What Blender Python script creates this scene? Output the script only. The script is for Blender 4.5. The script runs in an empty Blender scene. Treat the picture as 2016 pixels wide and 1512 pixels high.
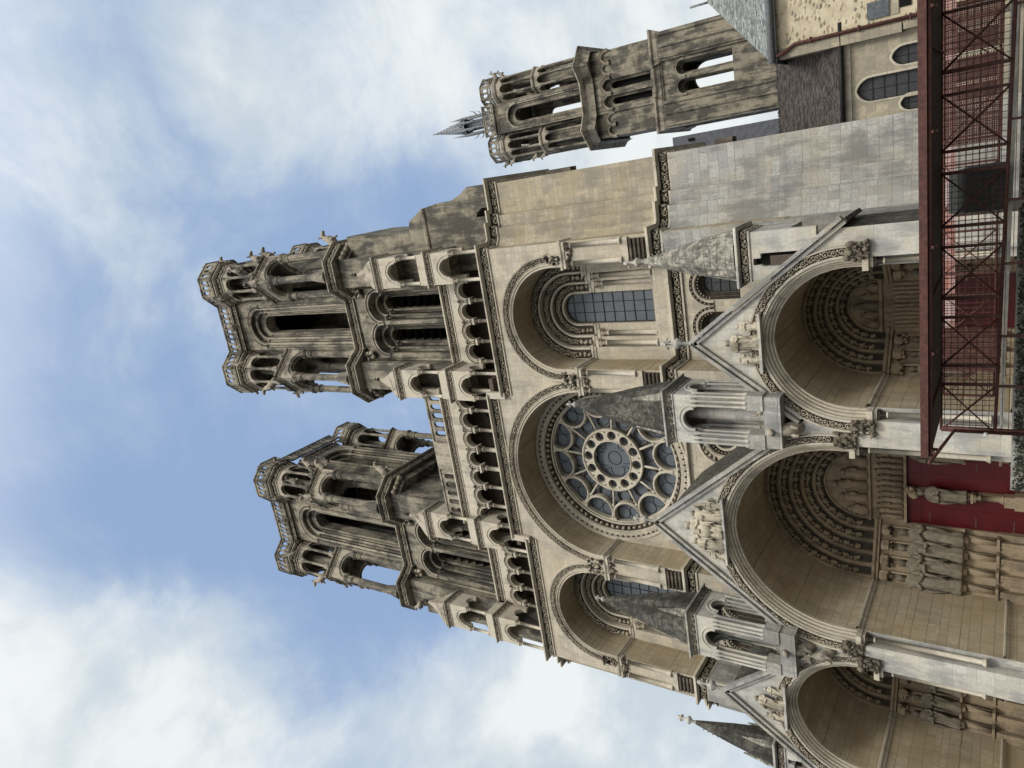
import bpy, math, random
from math import sin, cos, pi, radians, sqrt, atan2
from mathutils import Vector, Matrix
from mathutils.geometry import tessellate_polygon
random.seed(7)
S = bpy.context.scene
COL = S.collection
# ------------------------------------------------------------------ camera
cam = bpy.data.objects.new('camera', bpy.data.cameras.new('camera'))
COL.objects.link(cam); S.camera = cam
XA = Vector((0.9506695, 0.30922679, 0.02462301))      # photo-right, photo-up, back axes for an upright frame
YA = Vector((0.15927657, -0.55469995, 0.81666329))
ZA = Vector((0.26619256, -0.77245502, -0.57658891))
# the phone was turned on its side: image right = down, image up = building's right
R3 = Matrix(((-YA.x, XA.x, ZA.x), (-YA.y, XA.y, ZA.y), (-YA.z, XA.z, ZA.z)))
cam.matrix_world = Matrix.Translation((0, -34, 1.6)) @ R3.to_4x4()
cam.data.sensor_fit = 'HORIZONTAL'; cam.data.sensor_width = 36
cam.data.lens = 36 * 1405 / 2016
cam.data.clip_start = .05; cam.data.clip_end = 4000
# ------------------------------------------------------------------ light
SUN_EL, SUN_AZ = radians(44), radians(24)     # azimuth from -Y (front) towards +X (right)
sd = Vector((sin(SUN_AZ) * cos(SUN_EL), -cos(SUN_AZ) * cos(SUN_EL), sin(SUN_EL)))
sun = bpy.data.objects.new('sun', bpy.data.lights.new('sun', 'SUN')); COL.objects.link(sun)
sun.data.energy = 2.3; sun.data.angle = radians(14); sun.data.color = (1, .968, .91)
sun.rotation_euler = sd.to_track_quat('Z', 'Y').to_euler()
W = bpy.data.worlds.new('World'); S.world = W; W.use_nodes = True
S.view_settings.view_transform = 'Standard'; S.view_settings.look = 'None'
S.view_settings.exposure = 0.2; S.view_settings.gamma = 1

class NT:
    def __init__(s, tree): s.t = tree; s.n = tree.nodes; s.l = tree.links
    def add(s, typ, **kw):
        n = s.n.new(typ)
        for k, v in kw.items():
            if k.startswith('i_'):
                key = k[2:]; key = int(key) if key.isdigit() else key.replace('_', ' ')
                s.put(n.inputs[key], v)
            else: setattr(n, k, v)
        return n
    def put(s, sock, v):
        if isinstance(v, bpy.types.NodeSocket): s.l.new(v, sock)
        else:
            if hasattr(sock.default_value, '__len__') and not isinstance(v, str) and len(v) == 3 and len(sock.default_value) == 4: v = (*v, 1)
            sock.default_value = v
    def math(s, op, a, b=0, c=None, clamp=False):
        n = s.n.new('ShaderNodeMath'); n.operation = op; n.use_clamp = clamp
        s.put(n.inputs[0], a); s.put(n.inputs[1], b)
        if c is not None: s.put(n.inputs[2], c)
        return n.outputs[0]
    def mix(s, f, a, b, blend='MIX'):
        n = s.n.new('ShaderNodeMix'); n.data_type = 'RGBA'; n.blend_type = blend
        s.put(n.inputs[0], f); s.put(n.inputs[6], a); s.put(n.inputs[7], b)
        return n.outputs[2]
    def ramp(s, f, a, b):
        n = s.n.new('ShaderNodeMapRange'); n.interpolation_type = 'SMOOTHSTEP'
        s.put(n.inputs[0], f); n.inputs[1].default_value = a; n.inputs[2].default_value = b
        return n.outputs[0]
    def noise(s, vec, scale, detail=4, rough=.55, dist=0):
        n = s.n.new('ShaderNodeTexNoise'); s.put(n.inputs['Vector'], vec)
        n.inputs['Scale'].default_value = scale; n.inputs['Detail'].default_value = detail
        n.inputs['Roughness'].default_value = rough; n.inputs['Distortion'].default_value = dist
        return n.outputs[0]
    def vmap(s, vec, sc=(1, 1, 1), loc=(0, 0, 0)):
        n = s.n.new('ShaderNodeMapping'); s.put(n.inputs[0], vec)
        n.inputs['Scale'].default_value = sc; n.inputs['Location'].default_value = loc
        return n.outputs[0]
def world_dir(x, y):   # direction of a cloud bank, from the bearings taken off the photo (degrees kept as vectors)
    return None
w = NT(W.node_tree); w.n.clear()
wout = w.add('ShaderNodeOutputWorld')
sky = w.add('ShaderNodeTexSky', sky_type='NISHITA'); sky.sun_disc = False
sky.sun_elevation = SUN_EL; sky.sun_rotation = math.pi - SUN_AZ
sky.air_density = 1.3; sky.dust_density = 2.2; sky.ozone_density = 2.0
tc = w.add('ShaderNodeTexCoord').outputs['Generated']
CLOUDS = []   # (direction, cosine of half-size, weight)
def D(x, y, wgt, size):
    u, v = 1512 - y, x
    d = XA * (u - 756) + YA * (1008 - v) + ZA * (-1405)
    # convert: axes rows are world components of the camera axes
    wd = Vector((XA.x * (u - 756) + YA.x * (1008 - v) + ZA.x * -1405, XA.y * (u - 756) + YA.y * (1008 - v) + ZA.y * -1405, XA.z * (u - 756) + YA.z * (1008 - v) + ZA.z * -1405)).normalized()
    CLOUDS.append((wd, size, wgt))
D(150, 1420, .5, 15); D(330, 1480, .35, 14); D(60, 1300, .3, 11)
D(640, 60, .42, 13); D(300, 230, .2, 12); D(1150, 60, .5, 17); D(1330, 200, .5, 14); D(60, 40, .05, 14); D(850, 330, .1, 9)
D(1150, 1430, .5, 15); D(900, 1480, .15, 10); D(520, 420, .12, 14); D(1400, 1500, .4, 16)
D(450, 1150, -.28, 15); D(330, 950, -.2, 13); D(60, 800, -.05, 12)
acc = None
for wd, size, wgt in CLOUDS:
    dp = w.add('ShaderNodeVectorMath', operation='DOT_PRODUCT'); w.l.new(tc, dp.inputs[0]); dp.inputs[1].default_value = wd
    b = w.ramp(dp.outputs['Value'], cos(radians(size)), 1.0)
    b = w.math('MULTIPLY', b, wgt)
    acc = b if acc is None else w.math('ADD', acc, b)
n1 = w.noise(w.vmap(tc, (1, 1, 1.5)), 3.6, 14, .62, .35)
n2 = w.noise(w.vmap(tc, (1, 1, 1.3), (3, 1, 2)), 1.6, 3, .5)
m = w.math('ADD', w.math('MULTIPLY', n1, 1.5), w.math('MULTIPLY', n2, .5))
m = w.math('ADD', w.math('SUBTRACT', m, .72), acc)
mask = w.ramp(m, .36, .98)
thin = w.ramp(m, .1, .8)
shade = w.noise(w.vmap(tc, (1, 1, 1.4), (5, 2, 7)), 4.5, 8, .6, .2)
ccol = w.mix(w.ramp(shade, .36, .62), (6.4, 7.3, 8.1), (9.4, 9.8, 9.9))
skyc = w.mix(w.math('MULTIPLY_ADD', thin, .1, .88), sky.outputs[0], w.mix(thin, (3.5, 4.95, 7.7), (5.6, 6.8, 8.3)))
skyc = w.mix(mask, skyc, ccol)
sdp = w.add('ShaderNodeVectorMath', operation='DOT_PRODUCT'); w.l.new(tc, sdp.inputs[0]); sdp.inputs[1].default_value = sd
glow = w.ramp(sdp.outputs['Value'], .3, 1.0)            # added sky brightening round the sun, behind the camera, to lift the facade
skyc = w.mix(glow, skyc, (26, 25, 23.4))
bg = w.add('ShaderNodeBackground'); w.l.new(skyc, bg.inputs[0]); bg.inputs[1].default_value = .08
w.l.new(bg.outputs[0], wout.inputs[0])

# ------------------------------------------------------------------ materials
def newmat(name):
    m = bpy.data.materials.new(name); m.use_nodes = True
    t = NT(m.node_tree); b = t.n['Principled BSDF']; b.inputs['Roughness'].default_value = .9
    b.inputs['Specular IOR Level'].default_value = .25
    return m, t, b
def wallvec(t, uv=False):
    if uv: return t.add('ShaderNodeTexCoord').outputs['UV']
    g = t.add('ShaderNodeNewGeometry')
    p = t.add('ShaderNodeSeparateXYZ', i_0=g.outputs['Position']); n = t.add('ShaderNodeSeparateXYZ', i_0=g.outputs['True Normal'])
    u = t.math('SUBTRACT', t.math('MULTIPLY', p.outputs[1], n.outputs[0]), t.math('MULTIPLY', p.outputs[0], n.outputs[1]))
    c = t.add('ShaderNodeCombineXYZ'); t.l.new(u, c.inputs[0]); t.l.new(p.outputs[2], c.inputs[1])
    return c.outputs[0]
def stone(name, a, b, mortar, bw=.62, bh=.33, uv=False, grime=.4, gcol=(.07, .062, .05), warm=None, warmth=.3, bump=.35, ms=.012, joint=1, glo=.5, crust=0):
    m, t, bs = newmat(name)
    vec = wallvec(t, uv)
    pos = t.add('ShaderNodeNewGeometry').outputs['Position']
    wob = t.noise(pos, .9, 2); wv = t.add('ShaderNodeVectorMath', operation='MULTIPLY_ADD')
    t.l.new(t.add('ShaderNodeTexNoise', i_Vector=pos, i_Scale=1.3).outputs[1], wv.inputs[0]); wv.inputs[1].default_value = (.05, .05, 0)
    vs_ = t.add('ShaderNodeSeparateXYZ', i_0=vec); vc = t.add('ShaderNodeCombineXYZ'); t.l.new(vs_.outputs[1], vc.inputs[1])
    vn = t.noise(vc.outputs[0], .8, 2, .5); vo = t.add('ShaderNodeCombineXYZ')
    t.l.new(vs_.outputs[0], vo.inputs[0]); t.l.new(t.math('MULTIPLY_ADD', vn, bh * 2.6, vs_.outputs[1]), vo.inputs[1]); t.l.new(vo.outputs[0], wv.inputs[2])
    br = t.add('ShaderNodeTexBrick', i_Vector=wv.outputs[0]); br.offset = .5
    br.inputs['Color1'].default_value = (*a, 1); br.inputs['Color2'].default_value = (*b, 1); br.inputs['Mortar'].default_value = (*mortar, 1)
    br.inputs['Scale'].default_value = 1; br.inputs['Mortar Size'].default_value = ms; br.inputs['Mortar Smooth'].default_value = .6
    br.inputs['Bias'].default_value = -.1; br.inputs['Brick Width'].default_value = bw; br.inputs['Row Height'].default_value = bh
    plain = t.mix(.5, a, b)
    col = t.mix(joint, plain, br.outputs[0]) if joint < 1 else br.outputs[0]
    # second irregular variation so that blocks differ in patches
    f = t.ramp(t.noise(pos, .35, 5, .6, .4), .42, .64)
    if warm: col = t.mix(t.math('MULTIPLY', f, warmth), col, warm)
    br2 = t.add('ShaderNodeTexBrick', i_Vector=wv.outputs[0]); br2.offset = .5
    br2.inputs['Color1'].default_value = (0, 0, 0, 1); br2.inputs['Color2'].default_value = (1, 1, 1, 1); br2.inputs['Mortar'].default_value = (.3, .3, .3, 1)
    br2.inputs['Scale'].default_value = 1; br2.inputs['Mortar Size'].default_value = 0; br2.inputs['Brick Width'].default_value = bw * 2; br2.inputs['Row Height'].default_value = bh * 2
    if warm: col = t.mix(t.math('MULTIPLY', t.math('MULTIPLY', t.ramp(br2.outputs[0], .55, .95), .55 * joint), t.ramp(t.noise(pos, .5, 3), .4, .6)), col, tuple(x * .8 for x in warm))
    fine = t.noise(pos, 9, 6, .65)
    col = t.mix(t.ramp(fine, .3, .75), t.mix(.8, col, tuple(x * .72 for x in plain_tuple(a, b))), col)
    # weather stains: vertical runs and blotches
    st = t.noise(t.vmap(pos, (1.4, 1.4, .28)), 1.1, 8, .68, .3)
    bl = t.noise(pos, .55, 9, .66, .2)
    g = t.math('MULTIPLY', t.ramp(t.math('ADD', t.math('MULTIPLY', st, .55), t.math('MULTIPLY', bl, .5)), glo, glo + .14), grime)
    col = t.mix(g, col, gcol)
    lic = t.math('MULTIPLY', t.ramp(t.noise(pos, 2.6, 8, .7), .58, .68), grime * .5)
    col = t.mix(lic, col, tuple(x * 1.8 for x in gcol))
    if crust: col = t.mix(t.math('MULTIPLY', t.ramp(t.noise(pos, 3.2, 10, .78, .4), .44, .56), crust), col, gcol)
    t.l.new(col, bs.inputs['Base Color'])
    h = t.math('ADD', t.math('MULTIPLY', br.outputs['Fac'], -.6 * joint), t.math('MULTIPLY', t.noise(pos, 14, 6, .7), .5))
    bp = t.add('ShaderNodeBump', i_Height=h); bp.inputs['Strength'].default_value = bump; bp.inputs['Distance'].default_value = .03
    t.l.new(bp.outputs[0], bs.inputs['Normal'])
    return m
def plain_tuple(a, b): return tuple((x + y) / 2 for x, y in zip(a, b))
def simple(name, col, rough=.8, metal=0, nz=.25, scale=6, bump=.1, spec=.25, col2=None):
    m, t, bs = newmat(name)
    pos = t.add('ShaderNodeNewGeometry').outputs['Position']
    n = t.noise(pos, scale, 6, .65)
    c2 = col2 or tuple(x * (1 - nz * 1.6) for x in col)
    t.l.new(t.mix(t.ramp(n, .35, .7), c2, col), bs.inputs['Base Color'])
    bs.inputs['Roughness'].default_value = rough; bs.inputs['Metallic'].default_value = metal; bs.inputs['Specular IOR Level'].default_value = spec
    bp = t.add('ShaderNodeBump', i_Height=n); bp.inputs['Strength'].default_value = bump; bp.inputs['Distance'].default_value = .02
    t.l.new(bp.outputs[0], bs.inputs['Normal'])
    return m
CREAM = stone('ashlar_cream', (.47, .425, .33), (.33, .305, .25), (.22, .2, .165), warm=(.38, .3, .19), warmth=.35, grime=.5, gcol=(.17, .16, .14), glo=.49)
CREAMR = stone('ashlar_ochre', (.41, .36, .26), (.26, .235, .185), (.2, .18, .14), warm=(.32, .25, .13), warmth=.45, grime=.6, gcol=(.15, .14, .115), bw=.8, glo=.47, ms=.018)
GREYW = stone('ashlar_grey', (.4, .395, .365), (.22, .222, .215), (.17, .165, .155), bw=.85, bh=.42, warm=(.38, .32, .21), warmth=.5, grime=.7, gcol=(.12, .12, .115), glo=.47, ms=.018)
PALE = stone('ashlar_pale', (.5, .485, .43), (.36, .355, .325), (.3, .29, .26), bw=.75, bh=.45, warm=(.42, .35, .22), warmth=.45, grime=.7, gcol=(.17, .175, .175), glo=.47)
TOWER = stone('tower_stone', (.3, .27, .205), (.17, .155, .12), (.1, .09, .075), bw=.5, bh=.3, warm=(.3, .26, .18), warmth=.35, grime=.92, gcol=(.045, .042, .037), glo=.455)
TRIM = stone('trim_stone', (.5, .46, .37), (.4, .37, .3), (.2, .18, .15), bw=.7, bh=.5, warm=(.37, .29, .19), warmth=.3, grime=.5, gcol=(.11, .1, .085), joint=.5)
TTRIM = stone('tower_trim', (.38, .34, .265), (.28, .25, .2), (.1, .09, .07), bw=.6, bh=.5, warm=(.3, .26, .19), warmth=.3, grime=.85, gcol=(.06, .054, .045), joint=.4, glo=.485)
CARVE = stone('carved_stone', (.2, .175, .13), (.16, .135, .1), (.06, .05, .04), bw=.5, bh=.5, crust=.5, grime=.8, gcol=(.045, .036, .028), joint=.1, bump=1.0, glo=.46)
CARVL = stone('carved_leaf', (.33, .29, .22), (.28, .25, .19), (.1, .09, .07), bw=.4, bh=.4, grime=.6, gcol=(.07, .058, .045), joint=.1, bump=.8)
HOLLOW = simple('dark_hollow_stone', (.045, .036, .026), nz=.4, scale=8, bump=.8)  # near-black stone set in the hollows of carved bands and mouldings
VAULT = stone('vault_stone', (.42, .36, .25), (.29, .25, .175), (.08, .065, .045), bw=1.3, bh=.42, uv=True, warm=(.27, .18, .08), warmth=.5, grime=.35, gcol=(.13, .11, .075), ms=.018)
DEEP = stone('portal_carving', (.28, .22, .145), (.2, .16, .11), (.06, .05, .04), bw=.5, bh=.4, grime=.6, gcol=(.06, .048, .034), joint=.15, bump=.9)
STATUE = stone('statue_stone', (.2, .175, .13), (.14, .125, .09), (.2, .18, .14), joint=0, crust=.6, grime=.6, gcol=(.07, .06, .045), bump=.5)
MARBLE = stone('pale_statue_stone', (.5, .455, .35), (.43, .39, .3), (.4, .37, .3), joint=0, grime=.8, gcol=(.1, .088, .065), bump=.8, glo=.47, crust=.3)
MOSS = stone('mossy_spire_stone', (.1, .097, .082), (.06, .058, .05), (.03, .03, .026), bw=.42, bh=.3, warm=(.2, .19, .15), warmth=.5, grime=.9, gcol=(.018, .018, .015), bump=1, glo=.5, crust=.8)
LIGHTSP = stone('lichen_spire_stone', (.36, .34, .28), (.26, .25, .21), (.09, .085, .07), bw=.42, bh=.3, warm=(.4, .38, .32), warmth=.5, grime=.85, gcol=(.05, .05, .045), bump=1, glo=.52, crust=.75)
LEADROOF = simple('grey_roof_sheet', (.15, .155, .15), rough=.75, nz=.3, scale=1.2)
GLASS = simple('grey_window_glass', (.085, .098, .112), rough=.55, nz=.15, scale=1.6, bump=.12, spec=.25)
GLASSD = simple('dark_window_glass', (.03, .034, .036), rough=.4, nz=.35, scale=12, bump=.6, spec=.3)
LEAD = simple('window_lead', (.012, .012, .014), rough=.6)
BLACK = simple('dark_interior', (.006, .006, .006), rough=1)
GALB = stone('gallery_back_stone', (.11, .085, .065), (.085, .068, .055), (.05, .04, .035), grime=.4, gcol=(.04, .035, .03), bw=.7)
RED = simple('red_door_paint', (.06, .0015, .003), rough=.5, nz=.15, scale=1.5, bump=.03)
STEEL = simple('red_brown_steel', (.085, .034, .026), rough=.6, nz=.3, scale=10, bump=.05)
SOFFIT = simple('brown_canopy_sheet', (.06, .047, .038), rough=.7, nz=.2, scale=3)
SALMON = simple('salmon_panel', (.3, .12, .09), rough=.8, nz=.2, scale=1.2, col2=(.42, .33, .32))
DARKBOX = simple('charcoal_sheet', (.035, .04, .038), rough=.7)
SLATE = simple('slate_blue', (.1, .105, .125), rough=.6, scale=3)
IVY = simple('ivy_leaf', (.035, .038, .022), rough=.8, col2=(.012, .014, .008), scale=14)
WHITEP = simple('white_paint', (.75, .75, .72), rough=.5)
REDP = simple('red_sign_paint', (.5, .03, .03), rough=.4)
# slate roof with wavy courses, tiled brown roof, rubble
def courses(name, a, b, scale, wob, rough=.6, gain=1.0):
    m, t, bs = newmat(name)
    pos = t.add('ShaderNodeNewGeometry').outputs['Position']
    v = t.vmap(pos, (scale * .55, scale * .55, scale * 2.2))
    n = t.noise(v, 1.6, 8, .7, wob)
    t.l.new(t.mix(t.ramp(n, .4, .62), a, b), bs.inputs['Base Color']); bs.inputs['Roughness'].default_value = rough
    bp = t.add('ShaderNodeBump', i_Height=n); bp.inputs['Strength'].default_value = gain; bp.inputs['Distance'].default_value = .05
    t.l.new(bp.outputs[0], bs.inputs['Normal']); return m
ROOFSL = courses('weathered_slate', (.06, .065, .062), (.25, .27, .26), 3.2, 1.2)
ROOFBR = courses('brown_tiles', (.014, .011, .009), (.07, .06, .055), 4, .6, .8)
def rubble():
    m, t, bs = newmat('rubble_wall')
    pos = t.add('ShaderNodeNewGeometry').outputs['Position']
    v = t.add('ShaderNodeTexVoronoi', i_Vector=t.vmap(pos, (1, 1, 1.7)), i_Scale=3.6, feature='F1'); v.inputs['Randomness'].default_value = 1
    n = t.noise(pos, 2.2, 6, .6)
    stn = t.ramp(v.outputs['Distance'], .5, .2)
    hue = t.math('FRACT', t.math('MULTIPLY', v.outputs['Color'], 3.7))
    sc = t.mix(hue, (.17, .13, .08), (.37, .31, .21))
    keep = t.math('MULTIPLY', stn, t.ramp(t.noise(pos, 1.7, 3, .6), .42, .55))
    col = t.mix(keep, t.mix(t.ramp(n, .3, .7), (.36, .31, .215), (.46, .41, .3)), sc)
    t.l.new(col, bs.inputs['Base Color'])
    bp = t.add('ShaderNodeBump', i_Height=t.math('ADD', keep, t.math('MULTIPLY', t.noise(pos, 12, 5, .7), .4))); bp.inputs['Strength'].default_value = .8; bp.inputs['Distance'].default_value = .04
    t.l.new(bp.outputs[0], bs.inputs['Normal']); return m
RUBBLE = rubble()
PATCH = stone('patched_ashlar', (.37, .325, .235), (.2, .19, .155), (.24, .215, .165), bw=.55, bh=.38, warm=(.2, .19, .16), warmth=.8, grime=.35, gcol=(.13, .125, .1))

# ------------------------------------------------------------------ mesh tools
class MB:
    def __init__(s): s.v = []; s.f = []; s.m = []; s.uv = []; s.sm = []
    def add(s, vs, fs, mat=0, uvs=None, smooth=False, M=None):
        o = len(s.v)
        if M is not None: vs = [M @ Vector(p) for p in vs]
        s.v.extend([tuple(p) for p in vs])
        for i, f in enumerate(fs):
            s.f.append([o + k for k in f]); s.m.append(mat); s.sm.append(smooth)
            s.uv.append(uvs[i] if uvs else None)
    def build(s, name, mats, parent=None, origin=(0, 0, 0)):
        me = bpy.data.meshes.new(name)
        ox, oy, oz = origin
        me.from_pydata([(x - ox, y - oy, z - oz) for x, y, z in s.v], [], s.f)
        mats = mats if isinstance(mats, (list, tuple)) else [mats]
        for m in mats: me.materials.append(m)
        me.polygons.foreach_set('material_index', s.m); me.polygons.foreach_set('use_smooth', s.sm)
        if any(u is not None for u in s.uv):
            L = me.uv_layers.new(name='UVMap').data; k = 0
            for f, u in zip(s.f, s.uv):
                for j in range(len(f)):
                    if u is not None: L[k].uv = u[j]
                    k += 1
        me.update()
        o = bpy.data.objects.new(name, me); COL.objects.link(o)
        put(o, origin, parent)
        return o
def wpos(o):
    p = Vector((0, 0, 0))
    while o: p += o.location; o = o.parent
    return p
def put(o, loc, parent):
    o.parent = parent
    o.location = Vector(loc) - (wpos(parent) if parent else Vector((0, 0, 0)))
def thing(name, label, cat, loc, group=None):
    o = bpy.data.objects.new(name, None); COL.objects.link(o); o.location = loc; o.empty_display_size = .3
    return tag(o, label, cat, group)
def tag(o, label=None, cat=None, group=None, kind=None):
    if label: o['label'] = label
    if cat: o['category'] = cat
    if group: o['group'] = group
    if kind: o['kind'] = kind
    return o
def dup(src, loc, parent, rz=0, name=None, label=None, sc=None, mirror=False):
    c = src.copy(); COL.objects.link(c)
    if name: c.name = name
    c.parent = parent; c.location = Vector(loc) - (wpos(parent) if parent else Vector((0, 0, 0)))
    c.rotation_euler = (0, 0, rz)
    if sc: c.scale = (sc, sc, sc) if not hasattr(sc, '__len__') else sc
    if label: c['label'] = label
    for ch in list(src.children):
        d = ch.copy(); COL.objects.link(d); d.parent = c; d.location = ch.location; d.rotation_euler = ch.rotation_euler
    return c
def T(x, y, z=0, rz=0): return Matrix.Translation((x, y, z)) @ Matrix.Rotation(rz, 4, 'Z')

def box(mb, x0, x1, y0, y1, z0, z1, mat=0, M=None):
    v = [(x0, y0, z0), (x1, y0, z0), (x1, y1, z0), (x0, y1, z0), (x0, y0, z1), (x1, y0, z1), (x1, y1, z1), (x0, y1, z1)]
    mb.add(v, [(0, 3, 2, 1), (4, 5, 6, 7), (0, 1, 5, 4), (1, 2, 6, 5), (2, 3, 7, 6), (3, 0, 4, 7)], mat, M=M)
def arcp(cx, cz, r, a0, a1, n): return [(cx + r * cos(a0 + (a1 - a0) * i / n), cz + r * sin(a0 + (a1 - a0) * i / n)) for i in range(n + 1)]
def door(cx, z0, zs, r, n=16, k=0):
    """closed outline of a round (k=0) or pointed (k>0) headed opening, anticlockwise"""
    R = r * (1 + k)
    if k == 0: top = arcp(cx, zs, r, 0, pi, n)
    else:
        am = math.acos((R - r) / R); h = max(3, n // 2)
        top = arcp(cx - (R - r), zs, R, 0, am, h) + arcp(cx + (R - r), zs, R, pi - am, pi, h)[1:]
    return [(cx - r, z0), (cx + r, z0)] + top
def circ(cx, cz, r, n=24): return [(cx + r * cos(2 * pi * i / n), cz + r * sin(2 * pi * i / n)) for i in range(n)]
def plate(mb, outer, holes, y0, y1, mf=0, mo=None, mh=None, back=True, M=None):
    mo = mf if mo is None else mo; mh = mf if mh is None else mh
    loops = [outer] + list(holes)
    pts = [p for l in loops for p in l]
    tri = tessellate_polygon([[Vector((x, z, 0)) for x, z in l] for l in loops])
    tf = []
    for a, b, c in tri:
        A, B, C = pts[a], pts[b], pts[c]
        ar = (B[0] - A[0]) * (C[1] - A[1]) - (B[1] - A[1]) * (C[0] - A[0])
        if abs(ar) < 1e-9: continue
        tf.append((a, b, c) if ar > 0 else (a, c, b))
    mb.add([(x, y0, z) for x, z in pts], tf, mf, M=M)
    if back: mb.add([(x, y1, z) for x, z in pts], [f[::-1] for f in tf], mf, M=M)
    for li, l in enumerate(loops):
        n = len(l); vs = []; fs = []; us = []; s = 0
        ar = sum(l[i][0] * l[(i + 1) % n][1] - l[(i + 1) % n][0] * l[i][1] for i in range(n))
        flip = (ar > 0) == (li == 0)
        for i in range(n):
            a, b = l[i], l[(i + 1) % n]; d = math.hypot(a[0] - b[0], a[1] - b[1])
            k = len(vs); vs += [(a[0], y0, a[1]), (b[0], y0, b[1]), (b[0], y1, b[1]), (a[0], y1, a[1])]
            q = (k, k + 3, k + 2, k + 1) if flip else (k, k + 1, k + 2, k + 3)
            uu = {k: (y0, s), k + 1: (y0, s + d), k + 2: (y1, s + d), k + 3: (y1, s)}
            fs.append(q); us.append([uu[j] for j in q]); s += d
        mb.add(vs, fs, mo if li == 0 else mh, us, M=M)
def archpath(cx, z0, zs, r, n=24, k=0):
    """open path up one jamb, over the arch, down the other: (x, z, nx, nz) with n pointing outwards"""
    P = []
    if z0 < zs: P.append((cx + r, z0, 1, 0))
    R = r * (1 + k)
    if k == 0:
        for i in range(n + 1): a = pi * i / n; P.append((cx + r * cos(a), zs + r * sin(a), cos(a), sin(a)))
    else:
        am = math.acos((R - r) / R); h = n // 2
        for i in range(h + 1): a = am * i / h; P.append((cx - (R - r) + R * cos(a), zs + R * sin(a), cos(a), sin(a)))
        for i in range(1, h + 1): a = pi - am + am * i / h; P.append((cx + (R - r) + R * cos(a), zs + R * sin(a), cos(a), sin(a)))
    if z0 < zs: P.append((cx - r, z0, -1, 0))
    return P
def sweep(mb, path, prof, y, mat=0, closed=False, M=None, smooth=True, mats=None):
    n = len(path); k = len(prof); vs = []
    for (x, z, nx, nz) in path:
        for (dn, dy) in prof: vs.append((x + nx * dn, y + dy, z + nz * dn))
    s = [0]
    for i in range(1, n): s.append(s[-1] + math.hypot(path[i][0] - path[i - 1][0], path[i][1] - path[i - 1][1]))
    for j in range(k - 1):
        fs = []; us = []
        for i in range(n if closed else n - 1):
            a = i * k + j; b = ((i + 1) % n) * k + j
            fs.append((a, b, b + 1, a + 1))
            s1 = s[i + 1] if i + 1 < n else s[i] + .1
            us.append([(prof[j][1], s[i]), (prof[j][1], s1), (prof[j + 1][1], s1), (prof[j + 1][1], s[i])])
        vv = vs
        o = len(mb.v)
        mb.add(vv, fs, mats[j] if mats else mat, us, smooth, M)
def roll(r, cx=0, cy=0, n=6, a0=0, a1=2 * pi): return [(cx + r * cos(a0 + (a1 - a0) * i / n), cy + r * sin(a0 + (a1 - a0) * i / n)) for i in range(n + 1)]
def lathe(mb, cx, cy, prof, n=12, mat=0, M=None, smooth=True, rot=0, sx=1, sy=1):
    vs = []; fs = []
    for (r, z) in prof:
        for i in range(n):
            a = 2 * pi * i / n + rot; vs.append((cx + r * cos(a) * sx, cy + r * sin(a) * sy, z))
    for j in range(len(prof) - 1):
        for i in range(n): fs.append((j * n + i, j * n + (i + 1) % n, (j + 1) * n + (i + 1) % n, (j + 1) * n + i))
    mb.add(vs, fs, mat, smooth=smooth, M=M)
def prism(mb, poly, z0, z1, mat=0, top=True, bot=True, M=None, mtop=None):
    n = len(poly)
    ar = sum(poly[i][0] * poly[(i + 1) % n][1] - poly[(i + 1) % n][0] * poly[i][1] for i in range(n))
    if ar < 0: poly = poly[::-1]
    vs = [(x, y, z0) for x, y in poly] + [(x, y, z1) for x, y in poly]
    mb.add(vs, [(i, (i + 1) % n, n + (i + 1) % n, n + i) for i in range(n)], mat, M=M)
    if top: mb.add([(x, y, z1) for x, y in poly], [tuple(range(n))], mtop if mtop is not None else mat, M=M)
    if bot: mb.add([(x, y, z0) for x, y in poly], [tuple(range(n))[::-1]], mat, M=M)
def tube(mb, pts, rad, n=6, mat=0, M=None, smooth=True, cap=True):
    pts = [Vector(p) for p in pts]; rad = rad if hasattr(rad, '__len__') else [rad] * len(pts)
    vs = []; fs = []; up = None
    for i, p in enumerate(pts):
        d = (pts[min(i + 1, len(pts) - 1)] - pts[max(i - 1, 0)]).normalized()
        if up is None: up = Vector((0, 0, 1)) if abs(d.z) < .9 else Vector((1, 0, 0))
        s_ = d.cross(up).normalized(); up = s_.cross(d).normalized()
        for k in range(n):
            a = 2 * pi * k / n; vs.append(p + (s_ * cos(a) + up * sin(a)) * rad[i])
    for i in range(len(pts) - 1):
        for k in range(n): fs.append((i * n + k, i * n + (k + 1) % n, (i + 1) * n + (k + 1) % n, (i + 1) * n + k))
    if cap: fs += [tuple(range(n))[::-1], tuple((len(pts) - 1) * n + k for k in range(n))]
    mb.add(vs, fs, mat, smooth=smooth, M=M)
ICO_V = []; g_ = (1 + sqrt(5)) / 2
for a_ in (-1, 1):
    for b_ in (-g_, g_): ICO_V += [(0, a_, b_), (a_, b_, 0), (b_, 0, a_)]
ICO_V = [Vector(v).normalized() for v in ICO_V]
ICO_F = []
for i in range(12):
    for j in range(i + 1, 12):
        for k in range(j + 1, 12):
            if all((ICO_V[p] - ICO_V[q]).length < 1.2 for p, q in ((i, j), (j, k), (i, k))):
                nn = (ICO_V[j] - ICO_V[i]).cross(ICO_V[k] - ICO_V[i])
                ICO_F.append((i, j, k) if nn.dot(ICO_V[i]) > 0 else (i, k, j))
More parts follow.
